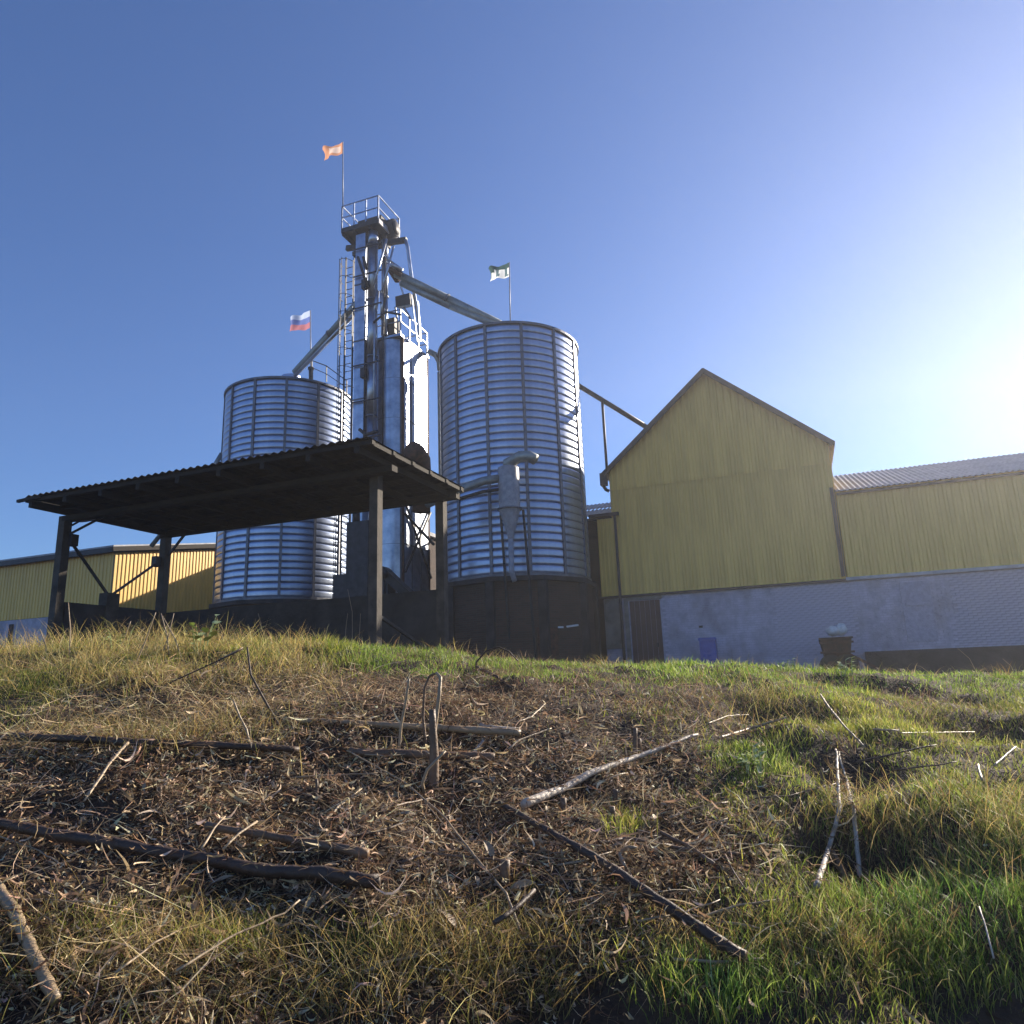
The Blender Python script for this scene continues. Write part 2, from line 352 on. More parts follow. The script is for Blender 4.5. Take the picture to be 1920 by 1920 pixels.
for a in (-6.93, -6.16): MB().box(a, a+(.62 if a < -6.5 else .16), VG-.05, VG-.013, 1.0 if a < -6.5 else .6, 2.9).build('render_patch', 'concrete', hall)
MB().box(-3.42, -3.28, VG-.03, VG-.013, 1.62, 1.70).build('vent_grille', 'dark_steel', hall)

# long store
SZE, SVR, SZR = 6.15, 33.0, 7.95
cladding(store, GR+.02, STORE_R, 1.02, lambda s, t, d: G(s, VG-.008-d, t), const(3.02), const(SZE), period=.255, depth=.045)
MB().box(GR+.02, STORE_R, VG+.03, 38, 2.95, SZE-.02).build('wall_core', 'mortar', store)
L = math.hypot(SVR-VG, SZR-SZE); sa, ca = (SZR-SZE)/L, (SVR-VG)/L
cladding(store, GR+.06, STORE_R+.3, 1.05, lambda s, t, d: G(s, VG-.30+t*ca-d*sa, SZE-.06+t*sa+d*ca), const(0), const(L+.3), 'slate', 'roof_sheet', .18, .05, shape='wave')
cladding(store, GR+.06, STORE_R+.3, 1.05, lambda s, t, d: G(s, SVR+t*ca+d*sa, SZR+.02-t*sa+d*ca), const(0), const(L+.3), 'slate', 'roof_sheet', .18, .05, shape='wave')
MB().box(GR+.05, STORE_R, VG-.22, VG-.12, SZE-.16, SZE-.09).build('eaves_board', 'fascia', store)
MB().box(GR-.02, STORE_R, VG-.13, VG-.045, 2.95, 3.06).build('base_flashing', 'slate', store)
MB().box(1.60, 1.72, VG-.16, VG-.06, 3.1, 6.3).build('corner_post', 'fascia', store)
MB().box(2.0, STORE_R, VG-.16, VG-.02, PL, .50).build('band', 'dark_conc', store)  # low dark strip along the foot of the wall
MB().box(3.35, 4.25, VG-.05, VG-.013, .75, 2.75).build('blocked_window', 'mortar', store)
MB().box(3.45, 4.15, VG-.09, VG-.055, 1.95, 2.05).build('window_bar', 'mortar', store)

# added unseen hall behind the gable hall, keeps the low sun off the silo foot
bh = thing('shade_hall', G(-3.1, 39.5, PL), 'added unseen hall behind the tall gable hall, shading the right silo', 'building')
mb = MB(); q0, q1, qm, e0, r0_ = -8.0, 1.6, -3.2, 9.8, 13.8
mb.box(q0, q1, 39, 52, PL, e0)
mb.add([G(q0, 39, e0), G(q1, 39, e0), G(qm, 39, r0_), G(q0, 52, e0), G(q1, 52, e0), G(qm, 52, r0_)], [(0, 1, 2), (5, 4, 3), (0, 2, 5, 3), (1, 4, 5, 2)])
mb.build('wall', 'yellow', bh)
mb = MB()
for sg, ue in ((-1, q0), (1, q1)):
    A, B = G(qm, 38.8, r0_+.03), G(ue+sg*.2, 38.8, e0-.15); C2, D2 = G(ue+sg*.2, 52, e0-.15), G(qm, 52, r0_+.03)
    up_ = np.array([0, 0, .08]); mb.hexa([A, B, C2, D2, A+up_, B+up_, C2+up_, D2+up_])
mb.build('roof', 'slate', bh)

# brown brick wing between silo and hall
wing = thing('brick_wing', G(-9.5, 28.3, PL), 'low brown brick wing with grey sheet roof between right silo and gable hall', 'building')
MB().box(-13, -7.05, 28.3, 34, PL, 6.2).build('wall', 'brown_brick', wing)
MB().box(-7.05, -6.45, 28.0, 29.0, PL, 6.15).build('pier', 'brown_brick', wing)
Lw = math.hypot(2.9, 1.15); sw, cw = 1.15/Lw, 2.9/Lw
for k in range(2):
    cladding(wing, -13, -6.5, 1.05, lambda s, t, d, k=k: G(s, 28.0+t*cw-(d+k*.05)*sw, 6.3+t*sw+(d+k*.05)*cw), const(0 if k == 0 else Lw*.52), const(Lw*.56 if k == 0 else Lw), 'slate', 'roof_sheet', .18, .05, shape='wave')
MB().box(-13, -6.5, 28.08, 28.2, 6.16, 6.28).build('eaves_board', 'fascia', wing)

# brick house hidden behind the left silo
bh2 = thing('rear_brick_house', G(-22, 35, PL), 'reddish brick house glimpsed low between left silo and dryer tower', 'building')
MB().box(-26.2, -18.3, 33.3, 41, PL, 7.8).build('wall', 'brown_brick', bh2)
MB().box(-26.4, -18.1, 33.0, 41.2, 7.8, 8.0).build('roof_slab', 'slate', bh2)

# left yellow store
lu, lv = -27.83, 23.15
ls = thing('yellow_store', G(lu, lv, PL), 'low yellow corrugated store at far left, its right end in sunlight', 'building')
LZ = 6.34; LVR = 30.3; slope = (7.59-LZ)/(LVR-lv)
cladding(ls, -43, lu, 1.02, lambda s, t, d: G(s, lv-.005-d, t), const(3.5), const(LZ-.22), period=.2)
lz = lambda s: LZ-.25+slope*(LVR-lv-abs(s-LVR))
s_ = lv+.04
cladding(ls, lv+.03, 2*LVR-lv, 1.02, lambda s, t, d: G(lu+.005+d, s, t), const(1.2), lz, period=.2)
MB().box(-43, lu-.02, lv+.02, 2*LVR-lv, PL, LZ-.3).build('wall_core', 'mortar', ls)
for sg in (-1, 1):
    A = G(-43, LVR, 7.61); B = G(lu+.35, LVR, 7.61); e_ = LVR+sg*(LVR-lv+.35); zz = LZ-.06
    C2, D2 = G(lu+.35, e_, zz), G(-43, e_, zz); t_ = np.array([0, 0, .07])
    MB().hexa([A, B, C2, D2, A+t_, B+t_, C2+t_, D2+t_]).build('roof', 'slate', ls)
    MB().bar(G(lu+.33, LVR, 7.52), G(lu+.33, e_, zz-.10), .05, .20).build('rake_board', 'timber', ls)
    MB().hexa([G(lu+.04, LVR, 7.36), G(lu+.30, LVR, 7.36), G(lu+.30, e_, zz-.13), G(lu+.04, e_, zz-.13), G(lu+.04, LVR, 7.40), G(lu+.30, LVR, 7.40), G(lu+.30, e_, zz-.09), G(lu+.04, e_, zz-.09)]).build('soffit', 'timber', ls)
MB().box(-43, lu+.3, lv-.34, lv-.28, LZ-.28, LZ-.07).build('fascia', 'dark_steel', ls)
MB().box(-43, lu, lv-.02, lv+.02, PL, 3.48).build('white_plinth', 'white_brick', ls)
for k in range(5): MB().box(-34.0-k*1.7, -33.75-k*1.7, lv-.07, lv-.02, PL, 3.3).build('pilaster', 'dark_conc', ls)

# ------------------------------------------------------------ silos
NSEG, NROW, SR, SZ0, SZ1 = 13, 33, 2.83, 3.62, 13.12
RH = (SZ1-SZ0)/NROW
def panel_mesh():
    mb = MB(); na = 5; tz = [0, .035, .08, .3, .5, .7, .92, .965, 1]; nz = 8; da = 2*PI/NSEG; vs = []
    for j in range(nz+1):
        t = tz[j]; rr = SR + .026*min(1, t*13, (1-t)*13)**.8 + .005*math.sin(PI*t); zz = (t-.5)*RH*.955
        for i in range(na+1):
            a = (i/na-.5)*da*.996; vs.append((rr*math.cos(a), rr*math.sin(a), zz))
    mb.add(vs, [(j*(na+1)+i, j*(na+1)+i+1, (j+1)*(na+1)+i+1, (j+1)*(na+1)+i) for j in range(nz) for i in range(na)])
    me = bpy.data.meshes.new('panel'); me.from_pydata(mb.v, [], mb.f); me.materials.append(M['galv'])
    me.polygons.foreach_set('use_smooth', [True]*len(me.polygons)); return me, mb
PME, PMB = panel_mesh()
def rib_mesh():
    mb = MB(); d = .11
    for a in (SR+.02,): pass
    mb.hexa([(SR, -d/2, SZ0), (SR+.075, -d/2, SZ0), (SR+.075, d/2, SZ0), (SR, d/2, SZ0), (SR, -d/2, SZ1), (SR+.075, -d/2, SZ1), (SR+.075, d/2, SZ1), (SR, d/2, SZ1)])
    me = bpy.data.meshes.new('stiffener'); me.from_pydata(mb.v, [], mb.f); me.materials.append(M['galv_dark']); return me
RME = rib_mesh()
def silo(c, ribang, label):
    t = thing('grain_silo', (c[0], c[1], SZ0), label, 'silo', 'galvanised grain silos')
    cam_a = math.atan2(-c[1], -c[0]); da = 2*PI/NSEG; back = MB()
    for k in range(NSEG):
        a = ribang+(k+.5)*da; dd = abs((a-cam_a+PI) % (2*PI)-PI)
        for j in range(NROW):
            zc = SZ0+(j+.5)*RH
            if dd < 9.1*da/2:
                o = link('panel', PME, (c[0], c[1], zc), t)
                o.rotation_euler = (random.uniform(-.0015, .0015), random.uniform(-.0015, .0015), a)
            else:
                ca_, sa_ = math.cos(a), math.sin(a)
                back.add([(c[0]+x*ca_-y*sa_, c[1]+x*sa_+y*ca_, zc+z_) for x, y, z_ in PMB.v], PMB.f)
    back.build('rear_panel', 'galv', t, True, kind='stuff')
    for k in range(NSEG):
        o = link('stiffener', RME, (c[0], c[1], 0), t); o.rotation_euler = (0, 0, ribang+k*da)
    mb = MB(); mb.lathe(c, [(SR-.03, SZ0), (SR-.03, SZ1)], 52); mb.build('seam_lining', 'galv_dark', t, True)
    mb = MB(); mb.ring(c, SR-.02, SR+.10, SZ1, SZ1+.09, 64).build('top_rim', 'galv_dark', t)
    mb = MB(); mb.ring(c, SR-.02, SR+.09, SZ0-.10, SZ0, 64).build('bottom_ring', 'galv_dark', t)
    mb = MB(); mb.lathe(c, [(SR+.06, SZ1+.09), (.45, SZ1+1.15), (.45, SZ1+1.3), (.0, SZ1+1.32)], 39); mb.build('roof', 'galv', t)
    return t
cR = G(-9.97, 26.17, 0)[:2]; cL = G(-21.16, 26.37, 0)[:2]
def rib0(c, pxang): return math.atan2(-c[1], -c[0]) + R(pxang)
sR = silo(cR, rib0(cR, 10.5), 'silver grain silo on the right, behind the grey dust cyclone')
sL = silo(cL, rib0(cL, -3.4), 'silver grain silo on the left, partly hidden by the dark open shed')
def silo_base(c, label):
    t = thing('silo_base', (c[0], c[1], PL), label, 'silo base')
    mb = MB(); n = 10; off = GA
    pr = [(SR+.14, PL), (SR+.14, SZ0-.28)]
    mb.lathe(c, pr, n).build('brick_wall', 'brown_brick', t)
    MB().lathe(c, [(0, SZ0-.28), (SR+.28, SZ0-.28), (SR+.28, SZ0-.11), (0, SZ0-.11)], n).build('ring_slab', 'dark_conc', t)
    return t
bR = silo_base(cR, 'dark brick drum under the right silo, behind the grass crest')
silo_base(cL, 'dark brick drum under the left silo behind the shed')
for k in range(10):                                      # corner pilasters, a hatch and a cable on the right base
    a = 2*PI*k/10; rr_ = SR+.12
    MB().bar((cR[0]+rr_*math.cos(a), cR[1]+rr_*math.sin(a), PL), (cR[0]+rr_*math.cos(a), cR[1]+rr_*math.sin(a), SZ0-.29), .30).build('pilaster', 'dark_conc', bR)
a = math.atan2(-cR[1], -cR[0])+.35; rr_ = SR+.05
hx_, hy_ = cR[0]+rr_*math.cos(a), cR[1]+rr_*math.sin(a)
MB().bar((hx_, hy_, .7), (hx_, hy_, 1.7), .75, .12, ref=(math.cos(a), math.sin(a), 0)).build('hatch', 'rust', bR)
# roof furniture of left silo
mb = MB()
A = G(-20.6, 25.9, 0); rail = [(585, 703, 676), (612, 716, 686), (650, 740, 714)]
P0 = [PV(px_, yb, 26.2) for px_, yb, yt in rail]; P1 = [PV(px_, yt, 26.2) for px_, yb, yt in rail]
for a, b in zip(P0, P1): mb.bar(a, b, .04)
for a, b in zip(P1[:-1], P1[1:]): mb.bar(a, b, .04)
mid = [(a+b)/2 for a, b in zip(P0, P1)]
for a, b in zip(mid[:-1], mid[1:]): mb.bar(a, b, .03)
mb.build('roof_railing', 'dark_steel', sL)
mb = MB(); a, b = PV(583, 712, 25.6), PV(583, 693, 25.6); mb.tube([a, b], .10, 10); mb.tube([b, b+np.array([0, 0, .1])], .14, 10); mb.build('roof_vent', 'dark_steel', sL)

# ------------------------------------------------------------ dryer tower
dr = thing('grain_dryer', G(-15.0, 25.5, PL), 'tall square grain dryer column with bright steel side, between the two silos', 'grain dryer')
du0, du1, dv0, dv1, dzt, dzb = -16.08, -14.02, 24.5, 26.65, 14.05, 3.6
rows = [(dzb+i*(dzt-dzb)/6, dzb+(i+1)*(dzt-dzb)/6) for i in range(6)]
for z0, z1 in rows:                                       # right (sunlit) face: panels in a grid
    for k in range(3):
        a = dv0+.06+k*(dv1-dv0-.08)/3; b = a+(dv1-dv0-.08)/3-.012
        MB().hexa([G(du1-.02, a, z0+.006), G(du1+.014, a, z0+.006), G(du1+.014, b, z0+.006), G(du1-.02, b, z0+.006), G(du1-.02, a, z1-.006), G(du1+.014, a, z1-.006), G(du1+.014, b, z1-.006), G(du1-.02, b, z1-.006)]).build('side_panel', 'steel', dr)
    # front face: bowed plenum panels
    mb = MB(); vs = []; n = 10
    for z in (z0+.008, z1-.008):
        for i in range(n+1):
            s = i/n; vs.append(G(-15.30+s*1.16, dv0-.02-.24*math.sin(PI*s)**.6, z))
    mb.add(vs, [(i, i+1, i+n+2, i+n+1) for i in range(n)]); mb.build('front_panel', 'steel', dr, True)
    MB().box(du0+.02, -15.32, dv0-.03, dv0+.02, z0+.006, z1-.006).build('front_panel', 'steel', dr)
MB().box(du0, du1-.02, dv0+.02, dv1, dzb, dzt).build('core', 'galv_dark', dr)
for a, b in ((du1-.05, dv0-.03), (du0-.04, dv0-.03), (du1-.05, dv1-.03)): MB().box(a, a+.09, b, b+.08, PL, dzt+.02).build('corner_post', 'rust', dr)
for z0, z1 in rows[1:]:
    MB().box(du1+.015, du1+.032, dv0, dv1, z0-.03, z0+.03).build('seam_strip', 'galv_dark', dr)
for a in (.66, 1.38): MB().box(du1+.015, du1+.035, dv0+a, dv0+a+.045, dzb, dzt).build('seam_strip', 'galv_dark', dr)
MB().box(du0-.06, du1+.06, dv0-.28, dv1+.06, dzt+.02, dzt+.12).build('top_deck', 'steel', dr)
def railing(parent, pts, h, step, m='steel', r=.028, name='railing'):
    mb = MB()
    for a, b in zip(pts[:-1], pts[1:]):
        a = np.array(a); b = np.array(b); L_ = np.linalg.norm(b-a); n = max(1, round(L_/step))
        for i in range(n+1):
            p = a+(b-a)*i/n; mb.bar(p, p+np.array([0, 0, h]), r*2)
        for f_ in (h, h*.52): mb.bar(a+np.array([0, 0, f_]), b+np.array([0, 0, f_]), r*1.5)
    return mb.build(name, m, parent)
zt = dzt+.12
railing(dr, [G(du0+.4, dv0-.2, zt), G(du1, dv0-.2, zt)], 1.12, .75)
railing(dr, [G(du1, dv0-.2, zt), G(du1, dv1, zt)], 1.12, .75)
railing(dr, [G(du1, dv1, zt), G(du0, dv1, zt)], 1.12, 1.0)
mb = MB(); mb.tube([G(-15.1, 25.3, zt), G(-15.1, 25.3, zt+.8)], [.42, .36], 16).build('inlet_hopper', 'dark_steel', dr, True)
# lower body in the shade: plenum, hopper, fans, ducts
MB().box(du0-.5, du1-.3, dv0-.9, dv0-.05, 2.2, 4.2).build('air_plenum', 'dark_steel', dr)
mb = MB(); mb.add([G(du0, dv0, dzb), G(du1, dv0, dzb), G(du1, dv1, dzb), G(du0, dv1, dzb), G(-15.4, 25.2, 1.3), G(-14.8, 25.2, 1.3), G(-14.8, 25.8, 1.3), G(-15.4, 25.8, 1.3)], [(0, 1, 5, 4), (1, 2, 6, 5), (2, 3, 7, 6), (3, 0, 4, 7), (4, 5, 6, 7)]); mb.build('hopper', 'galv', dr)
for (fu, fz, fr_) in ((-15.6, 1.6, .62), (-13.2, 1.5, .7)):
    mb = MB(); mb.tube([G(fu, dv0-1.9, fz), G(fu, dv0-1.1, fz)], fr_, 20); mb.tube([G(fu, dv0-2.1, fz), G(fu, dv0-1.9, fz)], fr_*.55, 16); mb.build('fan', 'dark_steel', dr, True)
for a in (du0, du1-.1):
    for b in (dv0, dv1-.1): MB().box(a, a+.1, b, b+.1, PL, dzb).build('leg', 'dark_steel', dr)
# cross bracing visible over the lit side, low down
mb = MB(); mb.bar(G(du1+.1, dv0, 4.2), G(du1+.1, dv1, 7.0), .07); mb.bar(G(du1+.1, dv0, 7.0), G(du1+.1, dv1, 4.2), .07); mb.build('cross_brace', 'dark_steel', dr)

# elevator legs with head platform
el = thing('bucket_elevator', G(-15.6, 24.2, PL), 'tall bucket elevator in front of the dryer, with a railed platform on top', 'elevator')
ev = 23.95; HZ = 19.0
def col_tube(u, v, r_, z0, z1, m, name='trunking', joints=2.6, box_=False):
    t = None; z = z0
    first = None
    while z < z1-.05:
        e = min(z+joints, z1)
        mb = MB()
        if box_: mb.box(u-r_, u+r_, v-r_*.8, v+r_*.8, z, e-.012)
        else: mb.tube([G(u, v, z), G(u, v, e-.012)], r_, 18)
        mb.build(name, m, el, not box_); z = e
        mb = MB()
        if box_: mb.box(u-r_-.03, u+r_+.03, v-r_*.8-.03, v+r_*.8+.03, z-.05, z-.0)
        else: mb.ring(G(u, v, 0)[:2], r_*.98, r_+.035, z-.05, z, 18)
        if z < z1-.05: mb.build('flange', 'galv_dark', el)
col_tube(-15.66, ev, .24, 1.0, HZ, 'steel', box_=True)
col_tube(-15.12, ev-.05, .21, 8.0, HZ, 'steel')
col_tube(-14.72, ev+.25, .14, 14.2, HZ-.3, 'steel', joints=1.8)
pz = HZ+.55
c0 = PV(641, 432, 23.6); c1 = PV(709, 413, 23.6)
pu0, pu1 = float(c0@U), float(c1@U); pz = float(c0[2]+c1[2])/2; pv0, pv1 = 23.6, 25.35
MB().box(pu0, pu1, pv0, pv1, pz-.10, pz).build('platform_floor', 'dark_steel', el)
for a in (pu0, pu0+.55, pu1-.5): MB().box(a, a+.09, pv0+.01, pv1-.01, pz-.24, pz-.10).build('floor_joist', 'dark_steel', el)
MB().box(pu1, pu1+.05, pv0, pv1, pz-.14, pz+.08).build('toe_board', 'steel_paint', el)
MB().box(pu0, pu1, pv0-.04, pv0, pz-.14, pz+.08).build('toe_board', 'dark_steel', el)
MB().box(pu0-.04, pu0, pv0, pv1, pz-.14, pz+.08).build('toe_board', 'steel_paint', el)
railing(el, [G(pu0, pv0, pz), G(pu1, pv0, pz)], 1.2, .62)
railing(el, [G(pu1, pv0, pz), G(pu1, pv1, pz)], 1.2, 1.7)
railing(el, [G(pu0, pv0, pz), G(pu0, pv1, pz)], 1.2, 1.7)
railing(el, [G(pu0, pv1, pz), G(pu1, pv1, pz)], 1.2, .95)
mb = MB(); q = PV(734, 428, 24.6); qu = float(q@U); qz = float(q[2])
mb.tube([G(qu-.55, 24.65, qz), G(qu+.18, 24.65, qz)], .40, 22); mb.tube([G(qu+.18, 24.65, qz), G(qu+.24, 24.65, qz)], .30, 22); mb.build('head_drum', 'dark_steel', el, True)
MB().box(pu0+.55, pu1-.1, 24.0, 25.1, pz, pz+.55).build('head_casing', 'dark_steel', el)
ba, bb = PV(650, 466, 24.3), PV(762, 450, 24.3)
MB().bar(ba, bb, .16, .22).build('cross_beam', 'dark_steel', el)
ba, bb = PV(664, 479, 24.1), PV(690, 470, 24.1)
MB().bar(ba, bb, .3, .2).build('cross_beam', 'dark_steel', el)
for k, (a, b) in enumerate((((725, 448), (698, 545)), ((738, 462), (716, 548)), ((722, 478), (736, 492)), ((671, 482), (690, 540)), ((681, 482), (688, 505)))):
    MB().tube([PV(*a, 23.55), PV(*b, 23.55)], .045 if k < 3 else .06, 8).build('brace', 'steel' if k < 3 else 'dark_steel', el, True)
mb = MB(); mb.tube([PV(760, 450, 24.2), PV(764, 462, 24.2), PV(773, 530, 24.4), PV(785, 600, 25.0), PV(789, 640, 25.4)], .075, 10).build('drop_pipe', 'steel', el, True)
MB().hexa([PV(741, 556, 24.2), PV(768, 549, 24.2), PV(776, 556, 25.2), PV(750, 562, 25.2), PV(742, 576, 24.2), PV(769, 570, 24.2), PV(777, 574, 25.2), PV(751, 580, 25.2)][4:]+[PV(741, 556, 24.2), PV(768, 549, 24.2), PV(776, 555, 25.2), PV(750, 560, 25.2)]).build('cleaner_box', 'dark_steel', el)
for a, b in (((742, 505), (756, 552)), ((757, 576), (772, 600)), ((772, 560), (782, 640)), ((741, 575), (745, 600)), ((783, 565), (788, 640))):
    MB().bar(PV(*a, 24.3), PV(*b, 24.6), .06).build('box_support', 'steel', el)
for (a, b, r_) in (((727, 490), (754, 508), .11), ((729, 503), (752, 516), .09), ((708, 545), (702, 600), .09), ((716, 545), (717, 600), .08)):
    MB().tube([PV(*a, 23.7), PV(*b, 23.9)], r_, 12).build('diverter_pipe', 'rust' if a[1] == 503 else 'steel', el, True)
MB().tube([PV(735, 505, 24.3), PV(746, 525, 24.3)], [.2, .16], 14).build('distributor', 'rust', el, True)
for z_ in (9.6, 11.2, 12.8, 15.4, 16.9, 18.2):
    MB().box(-15.95, -14.55, ev-.30, ev-.26, z_, z_+.05).build('tie_bar', 'dark_steel', el)
for z_ in (12.2, 16.2): MB().box(-15.45, -15.25, ev-.42, ev-.22, z_, z_+.42).build('junction_box', 'dark_steel', el)
for u_, m_ in ((-15.38, 'dark_steel'), (-14.93, 'steel'), (-14.50, 'dark_steel')):
    MB().tube([G(u_, ev-.20, 8.2), G(u_, ev-.20, 14.0), G(u_+.05, ev-.12, 18.6)], .028, 8).build('conduit', m_, el, True)
MB().tube([PV(700, 605, 23.7), PV(724, 585, 23.8), PV(752, 590, 24.0)], .05, 8).build('conduit', 'dark_steel', el, True)
MB().box(-14.75, -14.30, 24.3, 24.8, 14.3, 15.0).build('gearbox', 'dark_steel', el)
MB().tube([G(-15.5, ev-.32, 10.0), G(-15.15, ev-.42, 9.7), G(-14.6, ev-.40, 9.75)], .07, 10).build('cross_duct', 'dark_steel', el, True)
# caged ladder
lad = thing('caged_ladder', G(-16.5, 24.3, PL), 'thin dark caged ladder rising at the left side of the elevator', 'ladder')
lu_, lv_ = -16.50, 24.25
for s in (-.2, .2): MB().box(lu_+s-.02, lu_+s+.02, lv_-.02, lv_+.02, PL, 18.4).build('rail', 'dark_steel', lad)
z = PL+.3
rung = MB().box(lu_-.18, lu_+.18, lv_-.012, lv_+.012, z, z+.025).build('rung', 'dark_steel', lad)
for k in range(1, 52):
    o = rung.copy(); col.objects.link(o); o.location.z += k*.35
lc = G(lu_, lv_-.02, 0)
def hoop(z):
    mb = MB(); pts = [G(lu_+.34*math.cos(a), lv_-.02-.62*math.sin(a), z) for a in np.linspace(0, PI, 9)]; mb.tube(pts, .014, 5)
    return mb
h0 = hoop(3.0).build('cage_hoop', 'dark_steel', lad)
for k in range(1, 19):
    o = h0.copy(); col.objects.link(o); o.location.z += k*.83
for a in (0.12, .35, .5, .65, .88):
    MB().bar(G(lu_+.34*math.cos(a*PI), lv_-.02-.62*math.sin(a*PI), 3.0), G(lu_+.34*math.cos(a*PI), lv_-.02-.62*math.sin(a*PI), 18.0), .022).build('cage_strap', 'steel_paint' if a < .3 or a > .8 else 'dark_steel', lad)

# ------------------------------------------------------------ spouts
def spout(label, pts, r_, m='spout', tr=True, cat='grain spout', seg=2.4):
    P = [np.array(p) for p in pts]; t = thing('grain_spout', P[0], label, cat, None)
    for a, b in zip(P[:-1], P[1:]):
        L_ = np.linalg.norm(b-a); n = max(1, int(L_/seg))
        for i in range(n):
            MB().tube([a+(b-a)*i/n, a+(b-a)*((i+1)/n-.004)], r_, 12).build('pipe', m, t, True)
            if i: MB().tube([a+(b-a)*(i/n-.006), a+(b-a)*(i/n+.006)], r_*1.25, 12).build('flange', 'galv_dark', t)
    if tr:
        a, b = P[0], P[-1]; dn = np.array([0, 0, -.42])
        k = 9; a2, b2 = a+dn*.9, b+dn*.35
        MB().tube([a2, b2], r_*.55, 8).build('truss_chord', 'steel', t, True)
        mb = MB()
        for i in range(k):
            p, q = a+(b-a)*i/k, a2+(b2-a2)*(i+.5)/k; mb.bar(p, q, .03); mb.bar(q, a+(b-a)*(i+1)/k, .03)
        mb.build('truss_web', 'dark_steel', t)
    return t
spout('sloping spout pipe from elevator down to the left silo roof', [PV(690, 548, 24.1), PV(553, 699, 25.6)], .17)
spout('upper sloping spout pipe from elevator down to the right silo roof', [PV(742, 513, 24.1), PV(938, 608, 25.4)], .17, tr=False)
mb = MB(); A, B = PV(752, 531, 24.2), PV(935, 612, 25.2)
t = spout('lower trough spout running to the right silo under the upper pipe', [A, PV(845, 575, 24.8), B], .13, tr=False)
mb = MB()
for i in range(9):
    f_ = (i+.5)/9; a = PV(742, 513, 24.1)+(PV(938, 608, 25.4)-PV(742, 513, 24.1))*f_; b = A+(B-A)*f_; mb.bar(a, b, .035)
mb.build('truss_web', 'dark_steel', t)
spout('thin conveyor tube from the right silo to the gable hall roof', [G(-9.0, 27.2, SZ1-.05), PV(1083, 722, 27.2), PV(1206, 797, 27.9), PV(1226, 811, 28.4)], .10, 'dark_steel', False)
MB().tube([PV(1129, 750, 27.4), PV(1138, 885, 27.4)], .055, 8)
sp = MB().tube([PV(1129, 750, 27.4), PV(1138, 882, 27.4)], .055, 8).build('support_rod', 'dark_steel', None, True)
tag(sp, 'dark vertical rod holding the conveyor tube beside the gable roof edge', 'support rod')
spout('slanting pipe from left silo down to the yellow store roof', [PV(416, 850, 24.6), PV(392, 890, 24.4), PV(283, 1025, 23.6)], .10, 'spout', False)
# tall vertical return pipe between dryer and right silo
vp = thing('riser_pipe', G(-13.5, 26.3, PL), 'tall grey riser pipe standing between dryer and right silo', 'pipe')
pts = [G(-13.30, 26.5, PL), G(-13.30, 26.5, 13.3), G(-13.33, 26.5, 13.7), G(-13.5, 26.5, 14.05), G(-13.85, 26.55, 14.3)]
for a, b in ((0, 4.5), (4.5, 9), (9, 13.2)): MB().tube([G(-13.30, 26.5, max(a, PL)), G(-13.30, 26.5, b-.02)], .13, 14).build('pipe', 'spout', vp, True)
MB().tube(pts[1:], .13, 14).build('elbow', 'spout', vp, True)
MB().bar(G(-13.5, 26.45, 14.0), G(-12.3, 26.25, 13.35), .12).build('tie_bar', 'dark_steel', vp)

# ------------------------------------------------------------ cyclone in front of the right silo
cv = 22.75
cyc = thing('dust_cyclone', PV(953, 1090, cv), 'grey dust cyclone with bent outlet pipe, in front of right silo', 'cyclone')
ctr = PV(953, 878, cv); cu = float(ctr@U); cz = float(ctr[2]); cc = G(cu+.0, cv, 0)[:2]
MB().lathe(cc, [(0, cz+.02), (.36, cz+.02), (.37, cz-.05), (.37, cz-1.45)], 28).build('drum', 'steel_paint', cyc, True)
MB().ring(cc, .36, .44, cz-1.50, cz-1.45, 28).build('flange', 'galv_dark', cyc)
MB().lathe(cc, [(.37, cz-1.50), (.12, cz-2.35), (.10, cz-2.5)], 28).build('cone', 'steel_paint', cyc, True)
q1, q2, q3 = G(cu, cv, cz-2.5), G(cu-.02, cv, cz-3.6), PV(965, 1090, cv)
MB().tube([q1, q2, q3], .09, 12).build('dust_pipe', 'steel_paint', cyc, True)
top = G(cu, cv, cz)
MB().tube([G(cu, cv, cz), G(cu+.0, cv, cz+.2), PV(962, 864, cv-.1), PV(975, 856, cv-.15), PV(992, 855, cv-.2), PV(1004, 862, cv-.2)], [.19, .2, .2, .2, .19, .19], 16).build('outlet_elbow', 'spout', cyc, True)
MB().tube([G(cu-.25, cv-.1, cz-.35), PV(905, 902, cv-.5), PV(862, 918, cv-1.2), PV(800, 945, cv-2.2)], .15, 14).build('inlet_pipe', 'spout', cyc, True)
MB().tube([G(cu-.25, cv-.1, cz-.75), PV(905, 922, cv-.5), PV(862, 935, cv-1.2)], .06, 8).build('side_pipe', 'dark_steel', cyc, True)
for a in (-.42, .42): MB().bar(G(cu+a, cv+.2, cz-1.5), G(cu+a*1.1, cv+.9, PL), .07).build('leg', 'dark_steel', cyc)
# rusty exhaust elbow over the shed roof
ex = thing('exhaust_elbow', PV(790, 900, 20.5), 'round blackish exhaust elbow poking up behind the shed roof', 'exhaust')
MB().tube([PV(790, 960, 21), PV(792, 890, 21), PV(790, 862, 20.8), PV(782, 850, 20.5), PV(774, 846, 20.2)], [.30, .30, .31, .31, .33], 20).build('elbow', 'rust', ex, True)

